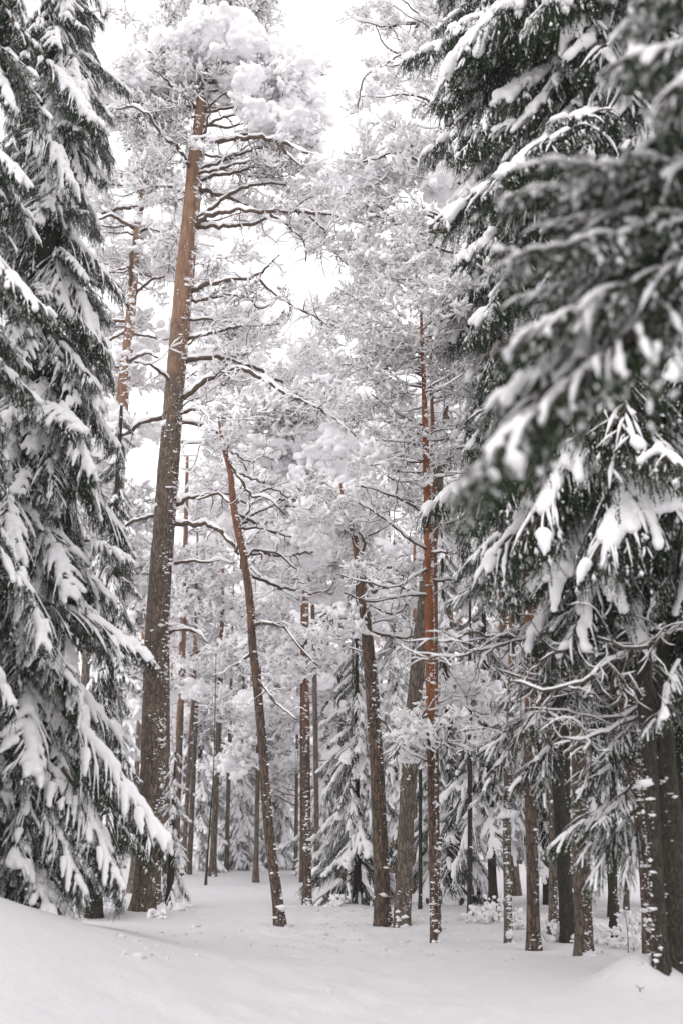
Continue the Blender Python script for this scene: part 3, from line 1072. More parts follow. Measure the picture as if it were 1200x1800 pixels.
# ---- two stems close together beyond it
t = Tree('pine_tree', 'straight pine with snow flecked grey foot and orange top, just right of the crooked pine', 'pine tree',
         trunk_from_px([(540, 1591, 14), (540, 1500, 13), (539, 1350, 13), (537, 1200, 12), (537, 1080, 11), (538, 980, 10), (540, 850, 7), (545, 720, 4)]), RED_BARK, flare=.15, orange=(2.5, 4.5), flecks=300, wind=-1.2, sides=14, fleck_size=1.3)
r = np.random.default_rng(25)
for a in [(520, 1010, 60, 50, 9, ['mid', 'heavy']), (580, 1020, 50, 50, 9, ['mid']), (540, 820, 70, 70, 14, ['mid', 'heavy']), (570, 900, 60, 60, 12, ['heavy', 'mid']), (560, 1190, 40, 40, 4, ['mid']), (500, 1150, 40, 50, 5, ['fine', 'mid']), (590, 760, 60, 60, 8, ['mid', 'fine'])]:
    t.cloud(r, *a, s=.9, lift=(-.3, .3))
t = Tree('pine_tree', 'thin grey pine stem close behind the straight orange topped pine', 'pine tree',
         trunk_from_px([(557, 1557, 10), (556, 1400, 9), (554, 1250, 9), (552, 1150, 8), (548, 1000, 6), (548, 900, 4)]), GREY_BARK, flare=.1, orange=(6, 9), flecks=60, sides=12)
for a in [(610, 1090, 45, 40, 6, ['mid', 'heavy']), (600, 960, 60, 50, 9, ['heavy', 'mid']), (500, 1060, 40, 40, 5, ['mid'])]:
    t.cloud(r, *a, s=1., lift=(-.3, .3))

# ---- the brown pine leaning left, with snaggy dead limbs
t = Tree('pine_tree', 'stout red brown pine with snaggy dead limbs, snow stuck down its right edge', 'pine tree',
         trunk_from_px([(672, 1628, 28), (669, 1500, 27), (662, 1350, 25), (652, 1200, 23), (641, 1080, 19), (629, 980, 13), (617, 920, 10), (606, 890, 7), (598, 850, 4)]), RED_BARK, flare=.12, orange=(3, 9), flecks=420, wind=-.15, sides=18)
MOUNDS.append((t.base[0], t.base[1], .5, .07))
r = np.random.default_rng(26)
YE = t.base[1]
for rows, tw in [([(632, 1000, 7), (660, 1040, 7, -.3), (663, 1005, 6, -.5), (685, 998, 5, -.5), (705, 1012, 3, -.6)], 0), ([(662, 1018, 6, -.5), (672, 1032, 5, -.5), (682, 1036, 3, -.5)], 0), ([(630, 985, 6), (640, 955, 5, -.2), (628, 935, 3, -.3)], 0),
                 ([(645, 1110, 6), (700, 1120, 5, .4), (740, 1110, 3, .7)], 5), ([(645, 1100, 6), (600, 1080, 5, -.3), (560, 1085, 3, -.5)], 6), ([(655, 1250, 5), (690, 1290, 4, -.3), (720, 1310, 3, -.5)], 3), ([(640, 1060, 5), (690, 1080, 4, .2), (725, 1050, 3, .3)], 6)]:
    t.limb(px_line(rows, YE), r, tw, .014, .25, PTWIG, True, .5, .15)
for a in [(600, 860, 60, 50, 9, ['mid', 'heavy']), (650, 900, 50, 50, 8, ['mid', 'fine']), (590, 960, 50, 50, 7, ['mid', 'heavy']), (700, 960, 50, 50, 7, ['fine', 'mid']), (600, 1120, 40, 40, 4, ['mid']), (690, 1060, 40, 40, 4, ['fine'])]:
    t.cloud(r, *a, s=.75, dY=.6, lift=(-.3, .3))
for a in [(608, 890, 25, 30, 5, ['mid', 'fine']), (625, 945, 20, 25, 3, ['mid', 'fine'])]:
    t.cloud(r, *a, s=.55, dY=-.25, lift=(-.3, .3))

# ---- the grey pine leaning right
t = Tree('pine_tree', 'grey brown pine leaning right, beside the stout red brown pine', 'pine tree',
         trunk_from_px([(706, 1627, 29), (712, 1480, 28), (722, 1300, 27), (735, 1150, 25), (748, 1030, 22), (762, 920, 19), (775, 800, 14), (785, 700, 8), (790, 620, 4)]), GREY_BARK, flare=.12, orange=(8, 11), flecks=130, wind=-2.8, sides=18)
MOUNDS.append((t.base[0], t.base[1], .5, .06))
r = np.random.default_rng(27)
for a in [(790, 640, 55, 60, 10, ['mid', 'fine']), (770, 760, 50, 50, 7, ['fine']), (720, 800, 50, 50, 7, ['fine', 'mid']), (790, 860, 40, 40, 4, ['fine']), (740, 880, 40, 40, 4, ['fine']), (770, 1230, 40, 60, 5, ['mid'])]:
    t.cloud(r, *a, s=.8, dY=.8, lift=(-.3, .3))

# ---- the tall thin orange pine and the second stem behind it
G_rows = [(763, 1657, 14), (760, 1500, 14), (757, 1350, 14), (755, 1200, 16), (753, 1050, 16), (752, 950, 15), (748, 800, 12), (745, 700, 9), (741, 600, 6), (739, 540, 4)]
t = Tree('pine_tree', 'tall very thin pine with bright orange bark and many thin level branches', 'pine tree', trunk_from_px(G_rows), ORANGE_BARK, flare=.12, orange=(2.4, 3.6), flecks=520, wind=-.2, sides=16, step=.08)
r = np.random.default_rng(28)
YG = t.base[1]
for rows in [[(752, 968, 5), (715, 945, 4, -.3), (680, 915, 4, -.5), (630, 880, 3, -.7)], [(751, 908, 5), (700, 875, 4, -.3), (630, 852, 3, -.6)], [(752, 1047, 5), (700, 1050, 5, -.4), (650, 1058, 4, -.6), (605, 1042, 3, -.8)],
             [(752, 1000, 5), (735, 1010, 4, -.2), (700, 1030, 3, -.4), (650, 1025, 3, -.6), (590, 1008, 2, -.9)], [(746, 810, 4), (700, 802, 3, -.4), (650, 818, 2, -.7)], [(746, 785, 4), (720, 778, 3, -.3), (670, 775, 2, -.6)],
             [(748, 830, 4), (715, 829, 3, .3), (690, 828, 2, .4)], [(748, 855, 4), (700, 845, 3, -.2), (680, 838, 2, -.3)], [(755, 972, 5), (790, 972, 4, -.3), (815, 960, 3, -.5)], [(754, 918, 5), (790, 919, 3, -.3), (812, 912, 2, -.5)],
             [(757, 1020, 5), (800, 1018, 4, .3), (830, 1008, 3, .5)], [(752, 840, 4), (790, 836, 3, -.3), (825, 830, 2, -.5)], [(750, 802, 4), (800, 790, 3, -.3), (830, 780, 2, -.5)], [(749, 777, 4), (790, 772, 3, .3), (820, 755, 2, .5)],
             [(743, 715, 3), (700, 725, 2, -.3), (650, 690, 2, -.5)], [(742, 655, 3), (700, 658, 2, -.3), (650, 665, 2, -.5)], [(741, 628, 3), (690, 632, 2, .3), (600, 640, 2, .5)], [(743, 690, 3), (780, 680, 2, -.3), (810, 660, 2, -.5)],
             [(755, 1255, 5), (730, 1268, 5, -.2), (708, 1300, 4, -.3), (690, 1335, 3, -.4)], [(756, 1275, 5), (735, 1285, 4, .2), (715, 1300, 3, .3)], [(757, 1330, 4), (780, 1310, 3), (795, 1320, 2)]]:
    t.limb(px_line(rows, YG), r, 8, .014, .08, PTWIG, True, .45, .05)
for a in [(690, 570, 60, 45, 12, ['fine', 'mid']), (760, 560, 50, 50, 10, ['fine', 'mid']), (790, 640, 40, 60, 8, ['fine']), (700, 640, 50, 25, 6, ['fine']), (640, 640, 40, 40, 5, ['fine']), (660, 720, 35, 30, 4, ['fine']),
          (710, 720, 40, 30, 5, ['fine']), (720, 620, 40, 40, 5, ['fine']), (770, 720, 30, 50, 5, ['fine', 'mid']), (800, 770, 30, 40, 5, ['fine', 'mid']), (660, 870, 40, 30, 4, ['fine']), (770, 1300, 28, 45, 6, ['mid', 'fine']), (725, 1330, 35, 30, 5, ['mid']), (655, 1030, 40, 30, 4, ['fine', 'mid'])]:
    t.cloud(r, *a, s=.6, lift=(-.2, .3))
t = Tree('pine_tree', 'spindly orange pine stem close beside the tall very thin pine', 'pine tree',
         trunk_from_px([(770, 1640, 9), (767, 1450, 9), (765, 1250, 9), (764, 1000, 8), (761, 860, 8), (759, 750, 7), (757, 650, 5), (756, 590, 4)]), RED_BARK, flare=.1, orange=(2, 3), flecks=150, wind=-.2, sides=12)
for rows in [[(758, 700, 4), (800, 690, 3), (830, 670, 2)], [(757, 640, 3), (790, 634, 2), (820, 633, 2)], [(759, 770, 4), (780, 780, 3), (800, 800, 2)]]:
    t.limb(px_line(rows, t.base[1]), r, 6, .012, .08, PTWIG, True, .45)
for a in [(790, 590, 35, 40, 6, ['fine', 'mid']), (800, 720, 30, 40, 5, ['fine'])]:
    t.cloud(r, *a, s=.7)

# ---- pine crown reaching in from the right above the path
t = Tree('pine_tree', 'pine with fine snowy limbs that reach into the sky gap from the upper right', 'pine tree', straight(1010, 1600, 20, 20, .12, (-1.6, 0)), GREY_BARK, orange=(3, 5), flecks=150, sides=14)
r = np.random.default_rng(29)
YP = 20
for rows, tw in [([(850, -40, 9), (780, 10, 8), (740, 35, 6, -.3), (690, 45, 5, -.5), (640, 40, 3, -.7), (606, 22, 2, -.8)], 14), ([(735, 38, 5, -.3), (715, 85, 4, -.5), (680, 110, 3, -.6), (640, 135, 3, -.7), (628, 190, 2, -.8)], 12), ([(850, 230, 9), (800, 215, 8), (760, 240, 6), (700, 262, 5, -.2), (640, 285, 3, -.4)], 12),
                 ([(840, 120, 6), (790, 165, 5, -.3), (750, 180, 4, -.5), (725, 198, 3, -.6)], 6), ([(860, 330, 8), (790, 300, 6), (740, 275, 5), (690, 300, 4), (650, 330, 3)], 10), ([(865, 420, 8), (800, 400, 6), (740, 380, 4), (690, 400, 3)], 8)]:
    t.limb(px_line(rows, YP), r, tw, .03, .05, PTWIG, True, .8, .3)
for a in [(650, 36, 24, 8, 4, ['mid', 'fine']), (700, 42, 35, 14, 8, ['mid', 'fine']), (668, 118, 18, 10, 3, ['mid', 'fine']), (632, 172, 6, 22, 5, ['mid', 'heavy']), (712, 95, 16, 16, 3, ['mid', 'fine']),
          (725, 185, 22, 12, 4, ['fine', 'mid']), (680, 0, 40, 14, 6, ['mid', 'fine']), (745, 75, 22, 22, 6, ['mid', 'fine'])]:
    t.cloud(r, *a, s=.42, dY=-.6, lift=(-.5, .25), thick=.5)
for a in [(720, 10, 40, 25, 7, ['mid', 'fine']), (780, 50, 40, 40, 10, ['mid', 'fine']), (740, 110, 25, 30, 4, ['mid', 'fine']), (775, 150, 25, 40, 5, ['fine']),
          (740, 275, 50, 20, 9, ['mid', 'fine']), (665, 300, 45, 22, 8, ['mid', 'fine']), (790, 300, 40, 50, 8, ['mid', 'heavy']), (620, 330, 40, 40, 6, ['mid', 'fine']), (680, 340, 45, 32, 8, ['fine', 'mid']), (760, 420, 40, 40, 7, ['mid', 'heavy']),
          (690, 420, 50, 30, 8, ['fine', 'mid']), (690, 480, 50, 40, 9, ['mid', 'fine']), (770, 500, 45, 50, 9, ['mid', 'fine']), (640, 560, 40, 40, 6, ['fine'])]:
    t.cloud(r, *a, s=.75, lift=(-.35, .25))

# ---- trunks on the right
for rows, bark, lab, orr, fl, wind in [
    ([(893, 1656, 14), (890, 1500, 14), (892, 1350, 13), (896, 1240, 12), (898, 1150, 11), (900, 900, 9), (902, 700, 6)], GREY_BARK, 'thin pine, grey and snow plastered below, orange above, left of the scarred pine', (3.2, 4.2), 420, -1.2),
    ([(937, 1669, 22), (934, 1500, 21), (930, 1350, 19), (930, 1180, 17), (926, 1000, 16), (922, 800, 13), (918, 600, 10)], RED_BARK, 'red brown pine with a dark scar low on its trunk', (2.6, 4.0), 300, -.1),
    ([(1026, 1679, 32), (1021, 1500, 28), (1016, 1300, 25), (1012, 1100, 22), (1010, 900, 20), (1008, 700, 17), (1006, 500, 13)], PINE_BARK, 'rough barked pine with flaky snowy bark, between scarred red pine and dark spruce', (4.5, 7), 520, -.6),
    ([(1142, 1690, 25), (1133, 1500, 26), (1108, 1300, 27), (1095, 1150, 30), (1085, 1000, 32), (1065, 850, 28), (1050, 700, 24)], RED_BARK, 'reddish pine leaning left, its foot right beside the big dark spruce', (3.5, 7), 330, -1.5),
]:
    t = Tree('pine_tree', lab, 'pine tree', trunk_from_px(rows), bark, flare=.14, orange=orr, flecks=fl, wind=wind, sides=18)
    MOUNDS.append((t.base[0], t.base[1], .45, .06))
    r = np.random.default_rng(int(rows[0][0]))
    top = rows[-1]
    for k in range(3):
        t.cloud(r, top[0] + r.normal() * 30, top[1] + 60 - 90 * k, 60, 50, 6, ['mid', 'fine'], s=.8)
    if rows[0][0] == 937:
        p = at(936, 1621, t.base[1]) - t.base
        g = Geo()
        ring = np.linspace(0, 2 * math.pi, 10)[:-1]
        rr = t.on_trunk(t.base[2] + p[2])[3]
        V = [(0, -rr * .98, 0)] + [(.035 * math.cos(a) - .02, -rr * 1.045 + abs(math.cos(a)) * .004, .06 * math.sin(a) * (1 + .3 * math.cos(3 * a))) for a in ring]
        g.add(np.array(V) + [0, 0, p[2]] + [t.on_trunk(t.base[2] + p[2])[0] - t.base[0], 0, 0], [(0, 1 + k, 1 + (k + 1) % 9) for k in range(9)])
        part('bark_scar', g.build('bark_scar', [TWIG], False), t.root)

# ---- big spruces on the right
rows = [(1194, 1738, 62), (1183, 1600, 56), (1172, 1450, 52), (1160, 1300, 48), (1148, 1100, 46), (1138, 960, 44), (1125, 700, 38), (1115, 400, 30), (1108, 100, 24), (1104, -150, 16)]
t = Tree('spruce_tree', 'big dark spruce with thick greenish trunk and snow heaped at its foot, right edge', 'spruce tree', trunk_from_px(rows), SPRUCE_BARK, flare=.45, flecks=260, wind=math.pi + .3, sides=26)
MOUNDS.append((t.base[0] - .35, t.base[1] - .1, .42, .30))
bigR = t
r = np.random.default_rng(31)
spruce(t, r, 4.6, 14.0, lambda h: 2.35 if h > 6 else 1.7 + (h - 4.6) * .45, 230, ['part', 'snowy', 'snowy', 'part', 'snowy'], (-46, -4))
spruce(t, r, 2.4, 4.6, lambda h: 1.2, 26, ['dark'], (-30, 0), azr=lambda az: 0. if math.sin(az) < -.2 else 1.)
YL = t.base[1]
for b, q, k, w in [((1130, 780, 0), (1045, 980, -1.5), 'part', .8), ((1150, 840, 0), (1095, 960, -1.3), 'part', .7), ((1110, 1330, .3), (1015, 1395, -.3), 'dark', .7), ((1110, 1380, .3), (1050, 1450, -.3), 'near', 1.), ((1120, 1400, .3), (965, 1490, 0), 'dark', .6),
                   ((1120, 1420, .3), (1030, 1560, 0), 'dark', .6), ((1130, 1250, .2), (1060, 1330, -.3), 'near', 1.), ((1080, 1440, .3), (1010, 1520, 0), 'dark', .7), ((1130, 1440, .3), (1090, 1560, 0), 'dark', .7)]:
    t.bough(at(b[0], b[1], YL + b[2]), at(q[0], q[1], YL + q[2]), k, r, 0, w)
for rows in [[(1150, 1150, 9, 0), (1100, 1150, 9, -.6), (1040, 1180, 8, -.9), (985, 1212, 6, -1), (900, 1195, 4, -1)], [(1200, 1090, 9, -.5), (1160, 1130, 8, -.8), (1110, 1142, 7, -.9), (1080, 1130, 5, -.9), (1045, 1115, 3, -.9)],
             [(1140, 1060, 8, 0), (1060, 1105, 7, -.3), (980, 1145, 6, -.5), (940, 1170, 4, -.6)], [(1140, 980, 8, 0), (1040, 990, 6, .3), (1000, 998, 5, .5), (960, 1020, 3, .6)], [(1100, 920, 8, .5), (1030, 955, 7, .5), (985, 968, 6, .5), (940, 958, 5, .5), (898, 940, 3, .5)],
             [(1120, 1260, 7), (1060, 1285, 6, -.3), (1030, 1300, 5, -.5), (990, 1300, 3, -.6)], [(1100, 1200, 7), (1040, 1225, 6, .3), (930, 1200, 5, .6), (870, 1180, 3, .9)], [(1130, 1240, 7), (1080, 1262, 5), (1000, 1255, 3)],
             [(1000, 1085, 7, 1), (950, 1110, 6, .8), (890, 1122, 6, .6), (830, 1115, 5, .5), (760, 1130, 3, .4), (705, 1122, 2, .4)], [(960, 1110, 6, .8), (900, 1130, 5, .6), (810, 1150, 4, .4), (740, 1150, 3, .3), (695, 1130, 2, .3)],
             [(1150, 1010, 6), (1100, 1040, 5), (1060, 1045, 4), (1020, 1080, 2)], [(1080, 1010, 6, .8), (1000, 1060, 5, .8), (930, 1110, 4, .8), (880, 1160, 2, .8)], [(1060, 1080, 6, .6), (985, 1170, 4, .6), (930, 1260, 3, .6), (880, 1330, 2, .6)],
             [(1100, 1110, 5, .2), (1040, 1160, 4, .2), (1000, 1230, 3, .2), (960, 1290, 2, .2)]]:
    t.limb(px_line(rows, YL), r, 14, .010, .3, TWIG, True, .6, .35)
for x0, y0, x1, y1, dy in [(990, 980, 880, 1060, .6), (1010, 1020, 930, 1150, .8), (960, 1000, 850, 980, .8), (1040, 1040, 960, 1180, .5), (1000, 900, 880, 900, .8), (1060, 900, 940, 960, .4), (1000, 1100, 850, 1130, 1.), (1050, 1180, 940, 1280, .6), (970, 1180, 880, 1240, 1.),
                          (960, 1240, 860, 1330, 1.2), (1010, 1280, 900, 1390, .8), (1090, 960, 1010, 1060, .2), (1190, 1000, 1130, 1080, -.6), (1200, 1150, 1150, 1270, -.6), (1190, 1230, 1120, 1300, -.3), (920, 1290, 850, 1390, 1.), (960, 1300, 960, 1420, .8), (900, 930, 800, 1010, 1.), (880, 1010, 800, 1060, 1.2)]:
    t.bough(at(x0, y0, YL + dy), at(x1, y1, YL + dy - .3), ['dark', 'part', 'dark'][int(r.integers(3))], r, r.normal() * .3, .8)

t = Tree('spruce_tree', 'dark slim spruce trunk with greenish bark, close left of the big dark spruce', 'spruce tree',
         trunk_from_px([(1162, 1700, 26), (1150, 1500, 26), (1138, 1300, 28), (1128, 1150, 30), (1117, 980, 28), (1105, 800, 25), (1090, 500, 18), (1080, 200, 12)]), SPRUCE_BARK, flare=.2, flecks=160, wind=math.pi + .2, sides=16)
r = np.random.default_rng(32)
spruce(t, r, 5.0, 11.5, lambda h: 1.7, 100, ['part', 'dark', 'dark'], (-45, -8))

t = Tree('spruce_tree', 'tall spruce with thick tiers of snow on drooping boughs, behind the blurred near branch', 'spruce tree', straight(996, 1600, 16.5, 17.5, .1, (-.3, 0)), SPRUCE_BARK, flecks=60, sides=14)
r = np.random.default_rng(33)
spruce(t, r, 6.6, 16.5, lambda h: 1.95 - .02 * h, 230, ['snowy', 'snowy', 'part'], (-50, -8))
Y3 = 16.5
for b, q, k, w in [((860, 55, 0), (712, 102, -.6), 'snowy', .6), ((900, 30, 0), (800, 55, -.9), 'snowy', .7), ((930, 180, 0), (838, 255, -.8), 'snowy', .8), ((920, 290, 0), (815, 345, -.6), 'snowy', .8), ((930, 380, 0), (808, 455, -.6), 'snowy', .8),
                   ((920, 480, 0), (800, 520, -.6), 'snowy', .8), ((900, 540, 0), (818, 600, -.8), 'part', .8), ((890, 810, 0), (746, 898, -1), 'snowy', .55), ((900, 700, 0), (820, 790, -.6), 'part', .8), ((900, 860, 0), (805, 925, -.9), 'part', .6)]:
    t.bough(at(b[0], b[1], Y3 + b[2]), at(q[0], q[1], Y3 + q[2]), k, r, 0, w)

t = Tree('spruce_tree', 'dense spruce filling the upper right corner behind the blurred boughs', 'spruce tree', straight(1230, 1600, 14, 16, .2), SPRUCE_BARK, sides=14)
spruce(t, np.random.default_rng(34), 4.2, 14.5, lambda h: 1.7, 160, ['part', 'part', 'dark'], (-45, -8))

# ---- near spruce whose boughs hang, out of focus, into the picture from the right
t = Tree('spruce_tree', 'near spruce at the right whose out of focus snowy boughs hang into the view', 'spruce tree', [(2.75, 4.7, float(ground_z(2.75, 4.7)), .16), (2.75, 4.7, 3., .12), (2.75, 4.7, 7., .05)], SPRUCE_BARK, sides=16)
r = np.random.default_rng(35)
YN = 4.7
for b, q, k, w, dy in [((1350, 310), (895, 330), 'near', .8, 0), ((1320, 330), (930, 300), 'near', .6, -.2), ((1330, 380), (870, 455), 'near', .8, -.1), ((1340, 350), (1000, 400), 'near', .8, .3), ((1300, 330), (960, 395), 'near', .7, .1), ((1320, 430), (890, 600), 'near', 1., -.2),
                      ((1300, 470), (845, 800), 'near', 1.3, -.3), ((1300, 450), (880, 700), 'part', .6, .2), ((1120, 560), (890, 850), 'dark', .5, -.2),
                      ((1380, 60), (1085, 110), 'dark', .7, -.3), ((1380, -60), (1110, 20), 'dark', .9, -.2), ((1400, 160), (1130, 250), 'dark', .9, 0.), ((1400, 30), (1150, 190), 'dark', .8, -.4), ((1400, 200), (1180, 300), 'dark', .9, -.2), ((1350, -100), (1080, -40), 'dark', .8, .2),
                      ((1330, 420), (1090, 560), 'near', 1., .3), ((1310, 300), (1010, 340), 'near', 1., .1), ((1310, 400), (930, 520), 'near', .9, .2)]:
    t.bough(at(*b, YN), at(*q, YN + dy - .3), k, r, r.normal() * .15, w)

spruce(t, r, 1.2, 6.8, lambda h: 1.6 - .15 * h, 70, ['part', 'near', 'dark'], (-30, 0), azr=lambda az: 1. if math.cos(az) > .35 else 0.)

# ---- spruces on the left
t = Tree('spruce_tree', 'tall spruce with mitten shaped snow pads on drooping boughs, left behind the bank', 'spruce tree', straight(8, 1500, 13.2, 17, .2, (-.1, 0)), SPRUCE_BARK, flecks=40, sides=14)
r = np.random.default_rng(41)
spruce(t, r, .8, 15.0, lambda h: min(1.6, 1.25 + .25 * h) if h < 2 else 1.74 - .074 * h, 300, ['snowy', 'part', 'snowy', 'snowy', 'part'], (-52, -6))
YS = 13.2
for b, q, k, w in [((110, 1250, -.4), (292, 1478, -1.), 'snowy', .45), ((70, 1060, -.4), (262, 1155, -.8), 'snowy', .45), ((150, 950, -.2), (232, 985, -.9), 'snowy', .5), ((20, 860, -.6), (40, 980, -1.6), 'snowy', .8), ((40, 1010, -.6), (75, 1130, -1.6), 'snowy', .8),
                   ((100, 700, -.3), (165, 830, -1.2), 'snowy', .5), ((110, 1350, -.5), (215, 1560, -1.), 'part', .7), ((60, 1380, -.5), (150, 1570, -1.), 'part', .8), ((50, 220, -.4), (130, 330, -1.), 'snowy', .6), ((60, 90, -.4), (165, 210, -.8), 'snowy', .5)]:
    t.bough(at(b[0], b[1], YS + b[2]), at(q[0], q[1], YS + q[2]), k, r, 0, w)
t = Tree('spruce_tree', 'leftmost spruce with heavy snow on steep boughs above the bank', 'spruce tree', straight(-190, 1500, 11.0, 15, .2), SPRUCE_BARK, sides=14)
spruce(t, np.random.default_rng(42), .9, 13.0, lambda h: 1.45 - .03 * h, 190, ['snowy', 'part', 'part', 'dark'], (-48, -8))
t = Tree('spruce_tree', 'spruce with fine hanging twigs just left of the thick bank pine trunk', 'spruce tree', straight(172, 1500, 21, 9.5, .12), SPRUCE_BARK, sides=12)
spruce(t, np.random.default_rng(43), 1.2, 9.3, lambda h: max(.3, 1.25 - .095 * h), 130, ['part', 'dark', 'part', 'snowy'], (-48, -8))

# ---- low spruces further in
for x, Y, H, rad, lab in [
    (300, 23.5, 3.0, .95, 'small snowy spruce peeping out right behind the thick bank pine trunk'),
    (420, 39, 9, 1.5, 'snow covered spruce left of the crooked pine at the end of the path'),
    (480, 41, 10, 1.7, 'snow covered spruce seen directly behind the crooked pine'),
    (575, 36, 9, 1.6, 'dense snowy spruce behind the pair of straight stems'),
    (628, 24.5, 7.5, 1.45, 'bushy spruce sweeping to the snow left of the stout red brown pine'),
    (790, 24, 9, 1.7, 'snowy spruce right behind the tall very thin pine'),
    (865, 21.5, 8, 1.6, 'heavily laden spruce between the very thin pine and the snow plastered grey one'),
    (700, 33, 10, 1.7, 'snowy spruce showing between the stout brown pine and the grey leaning pine'),
    (960, 24, 9, 1.6, 'snow laden spruce behind the scarred red pine'),
    (1075, 21.0, 8, 1.5, 'snow laden spruce behind the rough barked pine'),
    (1150, 23, 9, 1.7, 'snowy spruce in the gap left of the big dark spruce trunk'),
    (345, 37, 9, 1.5, 'pale snowy spruce far in, between the bank pine and the crooked pine'),
]:
    t = Tree('spruce_tree', lab, 'spruce tree', straight(x, 1560, Y, H, .075, (0, 0), .12), SPRUCE_BARK, 'snowy spruces beyond the path', sides=8, step=.4)
    rr = np.random.default_rng(int(x))
    h0 = 1.7 if x > 640 and x != 790 else .25
    spruce(t, rr, h0, H, lambda h: max(.22, rad * (1 - h / (H * 1.06)) ** .8), int(14 * (H - h0)), ['far'] if Y > 30 or x == 300 else ['far', 'less_snow'], (-36, -3))

# ---- dark trunks under the right spruces and stems on the left
for x, y, w, yt, wt, bark, lab in [
    (971, 1641, 16, 1250, 13, GREY_BARK, 'smooth greenish grey trunk between the scarred red pine and the rough barked pine'),
    (992, 1632, 22, 1250, 17, SPRUCE_BARK, 'dark trunk close right of the smooth greenish grey one'),
    (1077, 1650, 15, 1250, 12, SPRUCE_BARK, 'dark trunk standing alone right of the rough barked pine'),
    (825, 1610, 9, 1250, 7, SPRUCE_BARK, 'thin dark trunk under the laden spruce right of the very thin pine'),
    (738, 1598, 7, 1180, 5, SPRUCE_BARK, 'pencil thin dark stem between the leaning grey pine and the very thin pine'),
    (728, 1570, 10, 1150, 8, GREY_BARK, 'faint grey trunk far in beside the leaning grey pine'),
    (1100, 1600, 9, 1250, 7, GREY_BARK, 'thin far trunk left of the reddish leaning pine'),
    (293, 1576, 14, 1000, 11, PINE_BARK, 'trunk just behind and right of the thick bank pine'),
    (333, 1537, 10, 1200, 8, GREY_BARK, 'leaning trunk at the left side of the path end'),
    (374, 1540, 12, 1200, 9, PINE_BARK, 'brown leaning trunk at the end of the path'),
    (362, 1556, 4, 1350, 2, SPRUCE_BARK, 'bare dark sapling in front of the brown leaning trunk'),
    (620, 1560, 9, 1300, 7, GREY_BARK, 'grey trunk inside the bushy spruce by the stout pine'),
    (531, 1550, 8, 1250, 7, RED_BARK, 'thin brown trunk close left of the straight orange topped pine'),
]:
    lean = 14 if x in (333, 374, 362) else 0
    L = trunk_from_px([(x, y, w), (x + lean * .5, (y + yt) / 2, (w + wt) / 2), (x + lean, yt, wt), (x + lean * 1.3, yt - 200, wt * .6)])
    Tree('tree', lab, 'tree', L, bark, 'slim trunks under the crowns', flare=.15, orange=(5, 8), flecks=60 if w > 5 else 12, wind=-.3, sides=10, step=.25, fleck_size=1.3)
for x, y, xt, yt, w, lab in [(308, 1540, 324, 1050, 13, 'orange pine seen right of the thick bank pine'), (322, 1540, 342, 1180, 8, 'thin orange pine between the bank pine and the leaning trunks')]:
    L = trunk_from_px([(x, y, w), ((x + xt) / 2, (y + yt) / 2, w * .95), (xt, yt, w * .8), (xt + 6, yt - 250, w * .4)])
    t = Tree('pine_tree', lab, 'pine tree', L, PINE_BARK, 'orange pines beyond the bank', flare=.1, orange=(3, 6), flecks=60, wind=-.3, sides=10, step=.25, fleck_size=1.5)
    r = np.random.default_rng(x)
    for dx, dy in ((0, 0), (30, 70), (-25, -80), (30, -150)):
        t.cloud(r, xt + dx, yt + dy, 50, 45, 9, ['fine', 'mid'], s=1.0)

